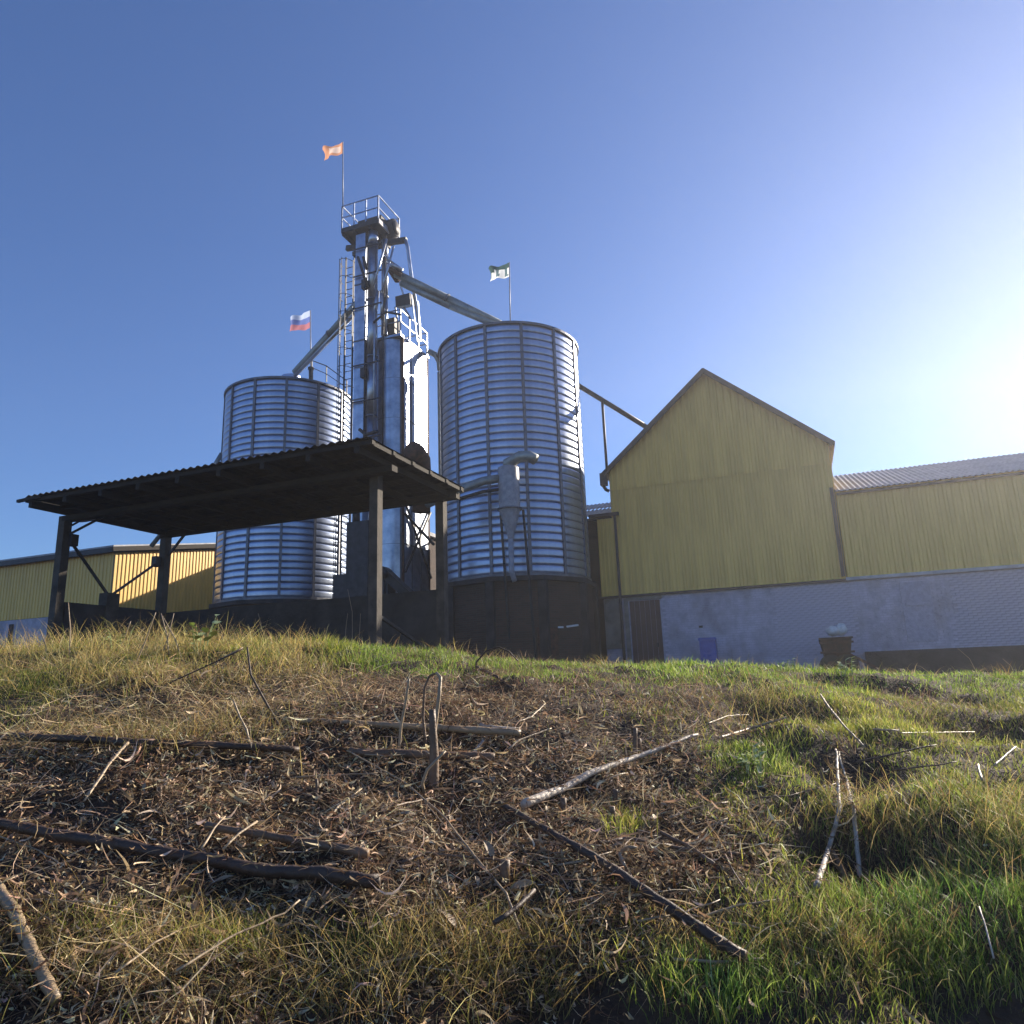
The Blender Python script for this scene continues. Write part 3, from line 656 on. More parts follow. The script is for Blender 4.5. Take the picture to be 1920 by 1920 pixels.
# ------------------------------------------------------------ flags
def flag(label, base, topp, kind, wdt, hgt, dirn):
    t = thing('flag', base, label, 'flag', 'flags on the silos and tower')
    MB().tube([base, topp], .025, 8).build('flagpole', 'steel_paint', t, True)
    nx_, nz_ = 14, 9; mb = MB(); vs = []
    for j in range(nz_+1):
        for i in range(nx_+1):
            s = i/nx_; h = j/nz_
            off = .10*math.sin(5.5*s+1.7*h+len(label))*s+.05*math.sin(13*s-2*h)*s; drop = .16*s*s*(1.2-h)*hgt + .05*math.sin(6*s)*s
            p = np.array(topp)-np.array([0, 0, h*hgt]) + np.array(dirn)*s*wdt*(1-.1*math.sin(3*h)) + V*off*1.6 - np.array([0, 0, drop])
            vs.append(p)
    for j in range(nz_):
        for i in range(nx_):
            s = (i+.5)/nx_; h = (j+.5)/nz_
            if kind == 0: mb.k = 1 if (.12 < s < .68 and .22 < h < .8 and not (.42 < h < .5)) else 0
            elif kind == 1: mb.k = 0 if h < .3 or (s > .8 and h < .6) else (2 if abs((s*2.4) % 1-.5) < .12+.25*(h-.3) and h < .85 else 1)
            else: mb.k = min(2, int(h*3))
            b = len(mb.v)
            a0 = j*(nx_+1)+i; mb.add([], [])
            mb.f.append((a0, a0+1, a0+nx_+2, a0+nx_+1)); mb.mi.append(mb.k)
    mb.v = [tuple(float(c) for c in p) for p in vs]
    ms = {0: [(.50, .25, .15), (.66, .52, .45)], 1: [(.03, .07, .07), (.72, .74, .74), (.10, .16, .18)], 2: [(.42, .50, .68), (.12, .17, .42), (.42, .17, .20)]}[kind]
    mm = []
    for i, c in enumerate(ms):
        m = mat('flag_cloth', c, .7); n = m.node_tree.nodes; trn = n.new('ShaderNodeBsdfTranslucent'); trn.inputs[0].default_value = (*c, 1)
        mx = n.new('ShaderNodeMixShader'); mx.inputs[0].default_value = .5; l = m.node_tree.links
        l.new(n['Principled BSDF'].outputs[0], mx.inputs[1]); l.new(trn.outputs[0], mx.inputs[2]); l.new(mx.outputs[0], n['Material Output'].inputs[0]); mm.append(m)
    mb.build('flag_cloth', mm, t, True)
flag('faded orange and white flag on the top platform of the elevator', PV(643, 390, 23.6), PV(643, 266, 23.6), 0, 1.05, .60, -U)
flag('dark green and white ragged flag on the right silo', PV(957, 612, 25.8), PV(955, 492, 25.8), 1, .92, .66, -U)
flag('white, blue and red striped flag on the left silo', PV(583, 705, 25.6), PV(582, 582, 25.6), 2, 1.05, .90, -U)

# ------------------------------------------------------------ open shed in front
sh = thing('open_shed', G(-11, 12.5, PL), 'dark open shed with flat corrugated roof on concrete posts, before the silos', 'shed')
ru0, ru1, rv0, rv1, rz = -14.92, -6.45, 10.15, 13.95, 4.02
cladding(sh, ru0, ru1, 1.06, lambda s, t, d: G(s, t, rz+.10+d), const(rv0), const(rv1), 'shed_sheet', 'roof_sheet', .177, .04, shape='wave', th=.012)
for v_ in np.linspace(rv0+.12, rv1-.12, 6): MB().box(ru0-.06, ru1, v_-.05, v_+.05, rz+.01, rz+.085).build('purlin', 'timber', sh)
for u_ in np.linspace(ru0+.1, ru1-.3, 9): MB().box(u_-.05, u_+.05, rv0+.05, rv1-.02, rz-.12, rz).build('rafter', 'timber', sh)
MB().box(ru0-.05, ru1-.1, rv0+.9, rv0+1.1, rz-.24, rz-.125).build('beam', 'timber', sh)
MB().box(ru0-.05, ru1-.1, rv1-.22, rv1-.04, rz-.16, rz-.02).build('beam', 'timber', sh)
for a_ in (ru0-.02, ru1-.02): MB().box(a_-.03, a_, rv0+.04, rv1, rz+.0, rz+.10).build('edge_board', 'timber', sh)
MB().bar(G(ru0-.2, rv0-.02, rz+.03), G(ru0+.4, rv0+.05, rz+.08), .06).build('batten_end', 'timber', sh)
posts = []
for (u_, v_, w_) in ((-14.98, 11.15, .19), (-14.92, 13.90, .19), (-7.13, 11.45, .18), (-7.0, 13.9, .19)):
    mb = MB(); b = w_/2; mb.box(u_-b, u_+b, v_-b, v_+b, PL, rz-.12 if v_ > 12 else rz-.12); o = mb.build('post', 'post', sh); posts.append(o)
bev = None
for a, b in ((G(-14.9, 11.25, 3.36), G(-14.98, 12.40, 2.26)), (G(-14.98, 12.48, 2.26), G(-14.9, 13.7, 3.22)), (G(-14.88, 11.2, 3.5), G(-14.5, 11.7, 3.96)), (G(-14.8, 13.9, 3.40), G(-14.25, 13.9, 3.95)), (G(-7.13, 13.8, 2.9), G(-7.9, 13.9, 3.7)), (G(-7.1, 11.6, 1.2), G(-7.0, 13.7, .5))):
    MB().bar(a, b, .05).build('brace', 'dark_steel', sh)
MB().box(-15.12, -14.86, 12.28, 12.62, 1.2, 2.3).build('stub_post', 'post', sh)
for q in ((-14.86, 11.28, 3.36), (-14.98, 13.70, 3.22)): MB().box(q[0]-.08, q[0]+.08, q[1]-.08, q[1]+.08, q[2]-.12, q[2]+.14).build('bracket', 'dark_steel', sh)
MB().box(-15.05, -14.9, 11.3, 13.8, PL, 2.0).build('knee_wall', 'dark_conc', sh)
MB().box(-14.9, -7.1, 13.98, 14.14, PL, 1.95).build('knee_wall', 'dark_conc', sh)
fl = thing('floodlight', G(-14.3, 11.6, 3.4), 'grey floodlight under the left corner of the shed roof', 'floodlight')
a = PV(135, 985, 11.4); b = PV(158, 972, 11.5); c = PV(176, 968, 11.55)
MB().tube([a, b], .025, 8).build('arm', 'dark_steel', fl)
MB().tube([PV(150, 976, 11.5), PV(160, 970, 11.5), c], [.05, .11, .10], 14).build('housing', 'steel_paint', fl, True)
mc = thing('seed_cleaner', PV(670, 1150, 20.5), 'dark tall seed cleaning machine in the shade behind the middle shed post', 'machine')
a, b = PV(650, 980, 20.5), PV(690, 980, 20.5); u0, u1, zt_ = float(a@U), float(b@U), float(a[2])
MB().box(u0, u1, 20.5, 21.4, 1.2, zt_).build('body', 'dark_steel', mc)
mb = MB(); mb.hexa([G(u0+.2, 20.7, .4), G(u1-.2, 20.7, .4), G(u1-.2, 21.2, .4), G(u0+.2, 21.2, .4), G(u0, 20.5, 1.2), G(u1, 20.5, 1.2), G(u1, 21.4, 1.2), G(u0, 21.4, 1.2)]).build('hopper', 'rust', mc)
for q in (u0+.03, u1-.03):
    for k in (20.55, 21.35): MB().bar(G(q, k, PL), G(q, k, 1.2), .07).build('leg', 'dark_steel', mc)
MB().tube([PV(668, 982, 20.8), PV(668, 960, 20.8), PV(655, 950, 21)], .13, 12).build('outlet_duct', 'dark_steel', mc, True)
cy_ = thing('belt_conveyor', PV(770, 1170, 19.5), 'dark inclined belt conveyor in the shade between the middle and right shed posts', 'conveyor')
p, q = PV(722, 1075, 19.5), PV(812, 1160, 19.5)
MB().bar(p, q, .12, .30).build('frame', 'dark_steel', cy_)
MB().bar(p+np.array([0, 0, .19]), q+np.array([0, 0, .19]), .4, .03).build('belt', 'rubber', cy_)
for f_ in (.05, .55): c_ = p+(q-p)*f_; MB().bar(c_, np.array([c_[0], c_[1], PL]), .06).build('leg', 'dark_steel', cy_)
MB().tube([p-V*.2, p+V*.2], .17, 14).build('roller', 'dark_steel', cy_, True)
# pale junk under the shed roof
j = MB().bar(PV(637, 899, 12.6), PV(668, 903, 12.6), .07, .10).build('light_fitting', 'sack', None); tag(j, 'pale light fitting hanging under the shed roof', 'light fitting')

# ------------------------------------------------------------ yard clutter
bl = thing('blue_crate', PV(1325, 1225, 26.6), 'blue plastic crate standing against the white brick wall', 'crate')
a = PV(1311, 1197, 26.6); b = PV(1341, 1197, 26.6); u0, u1, zt_ = float(a@U), float(b@U), float(a[2])
mb = MB(); mb.box(u0, u1, 26.5, 26.54, PL, zt_); mb.box(u0, u1, 26.98, 27.02, PL, zt_); mb.box(u0, u0+.04, 26.54, 26.98, PL, zt_); mb.box(u1-.04, u1, 26.54, 26.98, PL, zt_); mb.box(u0+.04, u1-.04, 26.54, 26.98, PL, PL+.05); mb.build('body', 'blue', bl)
MB().box(u0-.03, u1+.03, 26.47, 26.50, zt_-.08, zt_+.01).build('rim', 'blue', bl)
ma = thing('rusty_trailer', PV(1565, 1240, 25.6), 'rusty brown farm trailer parked before the white brick wall', 'trailer')
a = PV(1536, 1197, 25.6); b = PV(1596, 1197, 25.6); u0, u1, zt_ = float(a@U), float(b@U), float(a[2])
mb = MB()
mb.hexa([G(u0+.1, 25.3, .35), G(u1-.1, 25.3, .35), G(u1-.1, 26.7, .35), G(u0+.1, 26.7, .35), G(u0, 25.2, zt_), G(u1, 25.2, zt_), G(u1, 26.8, zt_), G(u0, 26.8, zt_)]).build('hopper_body', 'rust', ma)
mb = MB()
for zz in (.45, .75, zt_-.06): mb.box(u0-.03, u1+.03, 25.14, 25.20, zz, zz+.06)
mb.build('rail', 'rust', ma)
for uu_ in (u0+.25, u1-.25):
    mb = MB(); mb.tube([G(uu_, 25.05, .05), G(uu_, 25.25, .05)], .36, 20); wo = mb.build('wheel', 'rubber', ma); MB().tube([G(uu_, 25.02, .05), G(uu_, 25.05, .05)], .16, 14).build('rim', 'rust', wo)
MB().bar(G(u1-.1, 25.6, .4), G(u1+.7, 25.5, -.1), .08).build('drawbar', 'rust', ma)
def lump(name, c, rx, ry, rz_, m, label, cat, group=None, seed=0):
    mb = MB(); n, k = 14, 8; vs = []
    for i in range(k+1):
        th = PI*i/k
        for j in range(n):
            ph = 2*PI*j/n; rr = 1+.16*math.sin(3*ph+seed)*math.sin(th)+.10*math.sin(5*th+2*ph+seed*2)
            vs.append(np.array(c)+np.array([rx*math.sin(th)*math.cos(ph)*rr, ry*math.sin(th)*math.sin(ph)*rr, rz_*math.cos(th)*rr+0]))
    mb.add(vs, [(i*n+j, i*n+(j+1) % n, (i+1)*n+(j+1) % n, (i+1)*n+j) for i in range(k) for j in range(n)])
    return tag(mb.build(name, m, None, True), label, cat, group)
lump('sack', PV(1562, 1183, 25.8), .22, .16, .16, 'sack', 'left pale crumpled sack on top of the rusty trailer', 'sack', None, 1)
lump('sack', PV(1577, 1180, 25.9), .16, .16, .19, 'sack', 'right pale upright sack on top of the rusty trailer', 'sack', None, 3)
MB_ = MB().bar(PV(1047, 1176, 21.5), PV(1056, 1176, 21.5), .1, .05); tag(MB_.build('plank', 'sack', None), 'short pale plank end lying under the right silo base', 'plank')
tag(MB().bar(PV(1063, 1175, 21.5), PV(1084, 1172, 21.5), .1, .05).build('plank', 'sack', None), 'longer pale plank lying at the foot of the right silo base', 'plank')
pa = thing('pallet_stack', PV(1080, 1215, 21.8), 'grey pallets stacked in the shade at right silo base', 'pallets')
a = PV(1050, 1188, 21.8); b = PV(1110, 1190, 21.8)
for k in range(4):
    z0 = PL+k*.17; mb = MB()
    for s in range(5): mb.box(float(a@U), float(b@U), 21.6+s*.22, 21.75+s*.22, z0+.12, z0+.15)
    for s in (.0, .5, .93): uu_ = float(a@U)+(float(b@U)-float(a@U))*s; mb.box(uu_, uu_+.08, 21.6, 22.6, z0, z0+.12)
    mb.build('pallet', 'timber', pa)

# ------------------------------------------------------------ vegetation and litter: where each kind grows
def project(P):
    c = P@fw; return 960+FPX*(P@rt)/c, 960-FPX*(P@up)/c
def blob(px, py, cx, cy, rx, ry): return np.exp(-(((px-cx)/rx)**2+((py-cy)/ry)**2))
CRX = [0, 300, 600, 900, 1200, 1500, 1900]; CRY = [1215, 1215, 1205, 1225, 1240, 1250, 1262]
def fields(P):
    px, py = project(P); px = np.clip(px, -400, 2300); py = np.clip(py, 1100, 2300)
    cy = np.interp(px, CRX, CRY); d = py-cy
    beyond = P[:, 1] > YC+.3
    green = sstep(560, 680, px)*sstep(62, 30, d)
    green = np.maximum(green, np.maximum.reduce([w_*blob(px, py, *b) for *b, w_ in (
        (1650, 1310, 330, 60, .9), (1850, 1300, 200, 80, .9), (1420, 1425, 80, 38, 1.1), (1500, 1500, 130, 70, .45), (1760, 1480, 260, 80, .6), (1168, 1556, 34, 17, 1.2),
        (1850, 1640, 150, 110, .75), (1790, 1790, 200, 90, .75), (1330, 1850, 130, 80, 1.1), (1430, 1710, 150, 60, .5), (1640, 1860, 180, 40, .35),
        (430, 1775, 60, 30, .8), (670, 1790, 60, 40, 1.0), (200, 1740, 100, 40, .35), (40, 1290, 90, 60, .8), (650, 1205, 60, 40, 1.0), (200, 1225, 150, 40, .8), (470, 1200, 60, 36, 1.0), (340, 1215, 60, 40, .6), (60, 1220, 80, 40, .7), (1380, 1480, 90, 40, .5), (1700, 1370, 300, 70, .95), (1500, 1350, 150, 40, .5), (1880, 1880, 120, 70, .6), (1550, 1290, 300, 30, .8))]))
    dry = sstep(700, 520, px)*sstep(130, 60, d)*.75
    dry = np.maximum(dry, np.maximum.reduce([w_*blob(px, py, *b) for *b, w_ in (
        (1750, 1570, 190, 70, 1.0), (1600, 1780, 230, 70, .8), (930, 1800, 280, 70, .9), (330, 1830, 320, 80, .7), (1170, 1800, 180, 70, .9), (1450, 1330, 110, 40, .5), (300, 1370, 260, 50, .5), (1100, 1880, 300, 60, .6), (500, 1880, 300, 50, .5))]))
    hay = np.maximum.reduce([w_*blob(px, py, *b) for *b, w_ in ((900, 1285, 330, 38, 1.0), (1300, 1320, 230, 45, .8), (850, 1345, 80, 30, .9), (760, 1260, 120, 30, .8), (1720, 1350, 150, 50, .7))])
    green = np.maximum(green, .42*sstep(1180, 1420, px)*sstep(1420, 1330, py)); green = np.maximum(green, .3*sstep(1350, 1550, px))
    litter = np.clip(1.15*blob(px, py, 720, 1500, 900, 250)+.45*blob(px, py, 500, 1850, 900, 150) - .9*green, 0.04, 1)
    green = np.maximum(green, .62*sstep(1930, 2100, px)); litter = np.maximum(litter, .45*sstep(-20, -200, px)); dry = np.maximum(dry, .5*sstep(-20, -200, px))
    hole = np.zeros_like(px)
    for hx, hy, hr, hd in HOLES[:7]: hole = np.maximum(hole, (1 if hy < 4.5 else .35)*np.exp(-(((P[:, 0]-hx)/hr)**2+((P[:, 1]-hy)/(hr*.8))**2)))
    kk = 1-.85*np.clip(hole*1.3, 0, 1); green = green*kk; dry = dry*kk; litter = litter*(1-.7*hole)
    green = np.where(beyond, .75*sstep(12, 8, P[:, 1]), green); dry = np.where(beyond, .25, dry); litter = np.where(beyond, .02, litter); hay = np.where(beyond, 0, hay)
    return green, dry, hay, litter, px, py
def scatter(n, power=1.0, y0=1.3, y1=9.6):
    # screen-even sampling: more points near the camera edge of the bank, fewer far away
    n0 = n; n = int(n*1.25); Y = y0*(y1/y0)**rng.random(n); X = (rng.random(n)*2-1)*(Y*.86+.5)
    o = np.arange(n) >= n0; sgn = np.where(rng.random(n) < .5, -1, 1); X = np.where(o, sgn*(Y*.86+.5+rng.random(n)*(1.6+.1*Y)), X)
    return X, Y
def blades(X, Y, L, W, lean, colr, bend=.5, droop=None):
    n = len(X); Z = height(X, Y)-.01; P = np.stack([X, Y, Z], 1)
    az = rng.random(n)*2*PI; d = np.stack([np.cos(az), np.sin(az), np.zeros(n)], 1)
    fa = rng.random(n)*2*PI; sd_ = np.stack([np.cos(fa), np.sin(fa), np.zeros(n)], 1)
    b = (rng.random(n)*bend+.1); vs = np.zeros((n, 9, 3)); k = 0
    for i, (s, wf) in enumerate(((0, 1), (.33, .9), (.62, .68), (.85, .38), (1, 0))):
        c = P+np.array([0, 0, 1])*(L*s*(1-.45*b*s*s))[:, None]+d*(L*(lean*s+b*s*s*.9))[:, None]
        if wf > 0: vs[:, k] = c-sd_*(W*wf/2)[:, None]; vs[:, k+1] = c+sd_*(W*wf/2)[:, None]; k += 2
        else: vs[:, k] = c; k += 1
    t = np.array([(0, 1, 3), (0, 3, 2), (2, 3, 5), (2, 5, 4), (4, 5, 7), (4, 7, 6), (6, 7, 8)])
    tr = (np.arange(n)[:, None, None]*9+t[None]).reshape(-1, 3)
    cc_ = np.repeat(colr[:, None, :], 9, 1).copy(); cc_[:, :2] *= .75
    return vs.reshape(-1, 3), tr, cc_.reshape(-1, 3)
def mixc(n, cols, wts, var=.18):
    cols = np.array(cols); i = rng.choice(len(cols), n, p=np.array(wts)/sum(wts)); return cols[i]*(1+var*rng.standard_normal((n, 1)))*(1+.06*rng.standard_normal((n, 3)))
def choose(X, Y, f_idx, clump=None, seed=5):
    P = np.stack([X, Y, height(X, Y)], 1); F = fields(P); w_ = F[f_idx]
    if clump: w_ = w_*(.5+.95*sstep(.35, .65, vnoise(X*clump, Y*clump, seed)))
    keep = rng.random(len(X)) < w_; return X[keep], Y[keep], F[4][keep], F[5][keep]
NG = 520000
X, Y = scatter(NG); X, Y, px, py = choose(X, Y, 0, 3.5, 5); n = len(X)
tall = .5+.9*vnoise(X*2.2, Y*2.2, 9); L = (.03+.065*rng.random(n)**1.3)*tall*(1+.45*blob(px, py, 1700, 1850, 600, 150)+1.1*blob(px, py, 560, 1200, 160, 60))
pt = vnoise(X*1.7, Y*1.7, 31)[:, None]; vg = np.clip(blob(px, py, 1800, 1700, 260, 200)+blob(px, py, 1360, 1850, 130, 80)+.6*blob(px, py, 1420, 1430, 90, 40), 0, 1)[:, None]
c = np.clip(mixc(n, [(.17, .21, .030), (.26, .30, .045), (.40, .40, .08), (.08, .13, .03), (.46, .39, .15)], [3, 4, 4, 1.5, 1.6]), .01, .6); c = c*(1-vg*np.array([.42, .10, .0]))*(.75+.5*pt); cg = (sstep(620, 700, px)*sstep(1330, 1280, py))[:, None]; c = c*(1-cg*np.array([.20, -.06, .1]))
v1, t1, c1 = blades(X, Y, L, (.0022+.0028*rng.random(n))*(.6+Y*.11), .25*rng.random(n), c, .6)
soup('green_grass', v1, t1, c1, 'blade', 'fresh green grass along the crest and right side of the bank', 'stuff', 'grass')
print('green', n)
X, Y = scatter(270000); X, Y, px, py = choose(X, Y, 1, 4, 6); n = len(X)
tall = .5+.9*vnoise(X*2.6, Y*2.6, 19); L = (.06+.15*rng.random(n)**1.5)*tall*(1+1.1*blob(px, py, 300, 1210, 460, 40)*rng.random(n))
c = np.clip(mixc(n, [(.42, .32, .11), (.32, .25, .09), (.54, .43, .19), (.20, .21, .05), (.24, .16, .07)], [4, 3, 2, 3, 2]), .01, .7); c = np.clip(c*(1+.30*blob(px, py, 300, 1240, 420, 90))[:, None]*(.7+.55*vnoise(X*2, Y*2, 44))[:, None], .01, .85)
v1, t1, c1 = blades(X, Y, L, (.0018+.0022*rng.random(n))*(.6+Y*.11), .5*rng.random(n), c, 1.0)
soup('dry_grass', v1, t1, c1, 'blade', 'yellowed dry grass in tufts over the bank', 'stuff', 'grass')
print('dry', n)
X, Y = scatter(230000); X, Y, px, py = choose(X, Y, 2, 4, 7); n = len(X)
L = .04+.13*rng.random(n)**1.5
c = np.clip(mixc(n, [(.30, .20, .12), (.42, .29, .19), (.17, .11, .065)], [3, 2, 3]), .01, .7)
v1, t1, c1 = blades(X, Y, L, (.0013+.0014*rng.random(n))*(.6+Y*.11), 1.1*rng.random(n), c, 1.6)
soup('brown_hay', v1, t1, c1, 'blade', 'fine dead brown hay matted below the green crest', 'stuff', 'dead grass')
# leaf litter: curled strips
def ribbons(X, Y, L, W, lift, colr, curl, seg=4, az=None):
    n = len(X); az = rng.random(n)*2*PI if az is None else az; pit = rng.standard_normal(n)*.42; rol = rng.standard_normal(n)*1.0
    P = np.stack([X, Y, height(X, Y)+lift], 1)
    tdir = np.stack([np.cos(az)*np.cos(pit), np.sin(az)*np.cos(pit), np.sin(pit)], 1)
    side = np.stack([-np.sin(az), np.cos(az), np.zeros(n)], 1); nrm = np.cross(tdir, side)
    side = side*np.cos(rol)[:, None]+nrm*np.sin(rol)[:, None]; nrm = np.cross(tdir, side)
    k = curl*(rng.standard_normal(n)); k2 = rng.standard_normal(n)*curl*.6; vs = np.zeros((n, (seg+1)*2, 3))
    for i in range(seg+1):
        s = i/seg-.5; wf = (1-(2*abs(s))**2.2)*.9+.1
        c = P+tdir*(L*s)[:, None]+nrm*(L*k*s*s)[:, None]+side*(L*k2*s*s)[:, None]
        vs[:, 2*i] = c-side*(W*wf/2)[:, None]; vs[:, 2*i+1] = c+side*(W*wf/2)[:, None]+nrm*(W*wf*.25)[:, None]
    t = np.array([q for i in range(seg) for q in ((2*i, 2*i+1, 2*i+3), (2*i, 2*i+3, 2*i+2))])
    tr = (np.arange(n)[:, None, None]*(seg*2+2)+t[None]).reshape(-1, 3)
    return vs.reshape(-1, 3), tr, np.repeat(colr[:, None, :], seg*2+2, 1).reshape(-1, 3)
X, Y = scatter(260000); X, Y, px, py = choose(X, Y, 3, 2.2, 8); n = len(X)
c = np.clip(mixc(n, [(.27, .175, .095), (.46, .33, .20), (.80, .59, .38), (.11, .066, .036), (.05, .03, .017)], [4, 3.8, 3.8, 3, 2.6], .25), .01, .75)
v1, t1, c1 = ribbons(X, Y, .012+.055*rng.random(n)**2.2, .003+.010*rng.random(n)**2, .002+.03*rng.random(n), c, 2.0, 3)
soup('leaf_litter', v1, t1, c1, 'litter', 'brown and tan leaf litter covering the bank', 'stuff', 'leaf litter')
print('litter', n)
X, Y = scatter(52000); X, Y, px, py = choose(X, Y, 3, 1.8, 12); n = len(X)
X2, Y2 = scatter(5000); X2, Y2, _, _ = choose(X2, Y2, 1, 2, 12); X = np.r_[X, X2]; Y = np.r_[Y, Y2]; n = len(X)
c = np.clip(mixc(n, [(.36, .26, .16), (.60, .48, .33), (.16, .10, .06), (.08, .05, .03)], [3, 2, 3, 2], .2), .01, .8)
v1, t1, c1 = ribbons(X, Y, .05+.25*rng.random(n)**2.5, (.0016+.003*rng.random(n))*(.4+Y*.14), .012+.04*rng.random(n), c, .35)
soup('straw', v1, t1, c1, 'litter', 'loose straw and thin twigs strewn over the bank', 'stuff', 'straw')

X, Y = scatter(9000); X, Y, px, py = choose(X, Y, 3, 1.6, 14); n = len(X)
c = np.clip(mixc(n, [(.40, .28, .16), (.74, .56, .37), (.20, .125, .07)], [3, 3, 2], .2), .01, .85)
v1, t1, c1 = ribbons(X, Y, .04+.12*rng.random(n)**2, .004+.009*rng.random(n), .015+.05*rng.random(n), c, 1.3, 6)
soup('reed_leaves', v1, t1, c1, 'litter', 'long curled dry reed leaves tangled over the litter', 'stuff', 'dead leaves')
# pale straw combed by the cutting, lying along one direction at the upper left
X, Y = scatter(120000); P = np.stack([X, Y, height(X, Y)], 1); px, py = project(P)
f_ = np.maximum.reduce([w_*blob(px, py, *b) for *b, w_ in ((330, 1345, 260, 45, 1.0), (180, 1260, 220, 40, .6), (560, 1300, 150, 40, .5), (80, 1380, 150, 40, .6), (330, 1850, 260, 60, .35), (700, 1290, 160, 30, .4))])
k_ = rng.random(len(X)) < f_*.55; X = X[k_]; Y = Y[k_]; n = len(X)
c = np.clip(mixc(n, [(.62, .47, .25), (.78, .62, .37), (.40, .29, .15), (.20, .14, .07)], [3, 2.4, 3, 1.6], .2), .01, .85)
v1, t1, c1 = ribbons(X, Y, .08+.30*rng.random(n)**1.8, .0014+.0022*rng.random(n), .02+.06*rng.random(n), c, .3, 3, az=.75+.55*rng.standard_normal(n))
soup('straw_mat', v1, t1, c1, 'litter', 'mat of pale combed straw at the upper left of the bank', 'stuff', 'straw')

# ------------------------------------------------------------ canes, sticks, stubs: each its own object
def hgt(p, dz=0): return np.array([p[0], p[1], float(height(p[0], p[1]))+dz])
CANEPTS = []
def cane(pxs, r0, r1, m, label, cat='cane', name='cane', lift=0.02, nodes=True, wob=.003, group=None, follow=False):
    """pxs: points of the photograph on the ground (or above it when a third value gives the height)"""
    P = []
    for q in pxs:
        g = ground_pt(q[0], q[1]); P.append(g+np.array([0, 0, lift+.004 + (q[2] if len(q) > 2 else 0)]))
    pts = []; rad = []; kn = 0; off = np.zeros(3); noff = np.zeros(3)
    tot = sum(np.linalg.norm(b-a) for a, b in zip(P[:-1], P[1:])); done = 0
    for a, b in zip(P[:-1], P[1:]):
        L_ = np.linalg.norm(b-a); n = max(2, int(L_/.035))
        for i in range(n):
            f_ = i/n; p = a+(b-a)*f_+np.array([random.uniform(-wob, wob)*.5 for _ in range(3)]); s = (done+L_*f_)/tot
            rr = (r0+(r1-r0)*s)*random.uniform(.95, 1.05); k2 = int((done+L_*f_)/.21)
            if k2 != kn: kn = k2; off = noff; noff = np.array([random.uniform(-1, 1), random.uniform(-1, 1), random.uniform(-.3, .5)])*min(.012, r0*.6)
            fr_ = ((done+L_*f_) % .21)/.21; p = p+off*(1-fr_)+noff*fr_
            if nodes and ((done+L_*f_) % .21) < .034: rr *= 1.13
            pts.append(p); rad.append(rr)
        done += L_
    pts.append(P[-1]); rad.append(r1)
    up_s = .75*max(0, max(float(height(p[0], p[1]))-p[2]+q*.1 for p, q in zip(pts, rad)))
    if r0 > .006: pts = [p+np.array([0, 0, up_s]) for p in pts]
    if r0 > .008: CANEPTS.extend([(p[0], p[1], p[2]+q*.9) for p, q in zip(pts, rad)])
    return tag(MB().tube(pts, rad, 9).build(name, m, None, True), label, cat, group)
def above(px, py, base):                             # a point seen at (px,py) at the distance of a foot point
    d = ray(px, py); return d*(base[1]/d[1])
def upright(foot, tops, r0, r1, m, label, cat, name, n=8, nodes=False):
    f0 = ground_pt(*foot)-np.array([0, 0, .03]); P = [f0]+[above(q[0], q[1], f0)+(V*q[2] if len(q) > 2 else 0) for q in tops]
    pts = []
    for i in range(len(P)-1):
        for k in range(4): pts.append(P[i]+(P[i+1]-P[i])*k/4)
    pts.append(P[-1]); rad = [r0+(r1-r0)*i/(len(pts)-1) for i in range(len(pts))]
    return tag(MB().tube(pts, rad, n).build(name, m, None, True), label, cat)
cane([(-40, 1400), (235, 1412), (455, 1424), (560, 1428)], .020, .016, 'cane_dark', 'long dark cane lying level from the left edge across the litter', lift=.05)
cane([(655, 1424), (790, 1428), (928, 1434)], .021, .024, 'cane_brown', 'thick brown cane lying behind the upright broken stump', lift=.03)
cane([(530, 1366), (760, 1378), (975, 1390)], .016, .021, 'cane_pale', 'pale tan cane lying level, farthest of the long ones', lift=.04)
cane([(983, 1534), (1060, 1498), (1100, 1474), (1200, 1440), (1310, 1396)], 0.020, 0.009, 'bark_white', 'pale peeled branch slanting up to the right in mid slope', 'branch', 'branch', .05, False)
cane([(925, 1524), (1100, 1630), (1230, 1722), (1400, 1832)], 0.0115, 0.018, 'cane_dark', 'dark straight pole slanting down to the right over litter', 'pole', 'pole', .05)
cane([(-40, 1572), (240, 1624), (480, 1668), (712, 1692)], 0.0195, 0.0235, 'cane_dark', 'thickest dark cane slanting down from the left edge', lift=.06)
cane([(385, 1580), (560, 1606), (690, 1632)], 0.0135, 0.0175, 'cane_brown', 'short brown cane just above the thickest dark cane', lift=.05)
cane([(-30, 1660), (20, 1745), (60, 1830), (100, 1912)], .019, .015, 'cane_pale', 'thick pale cane at the lower left corner', lift=.04)
cane([(1536, 1700), (1560, 1620), (1580, 1545), (1574, 1480), (1570, 1430)], 0.0115, 0.005, 'bark_white', 'left of two white-barked sticks leaning in the dark hollow', 'stick', 'stick', .06, False)
cane([(1616, 1672), (1608, 1590), (1604, 1540), (1588, 1480), (1576, 1430)], 0.0095, 0.0045, 'bark_white', 'right of two white-barked sticks leaning in the dark hollow', 'stick', 'stick', .05, False)
cane([(1562, 1620), (1580, 1650), (1590, 1672)], 0.013, 0.016, 'cane_brown', 'short brown log end between the two white-barked sticks', 'log', 'log', .03, False)
cane([(1350, 1410), (1410, 1390), (1478, 1370)], 0.009, 0.006, 'cane_pale', 'short pale stick lying above the bright green tuft', 'stick', 'stick', .07, False)
cane([(1540, 1320), (1578, 1375), (1625, 1425)], 0.006, 0.005, 'cane_pale', 'thin pale stick tilted behind the white-barked pair', 'stick', 'stick', .06, False)
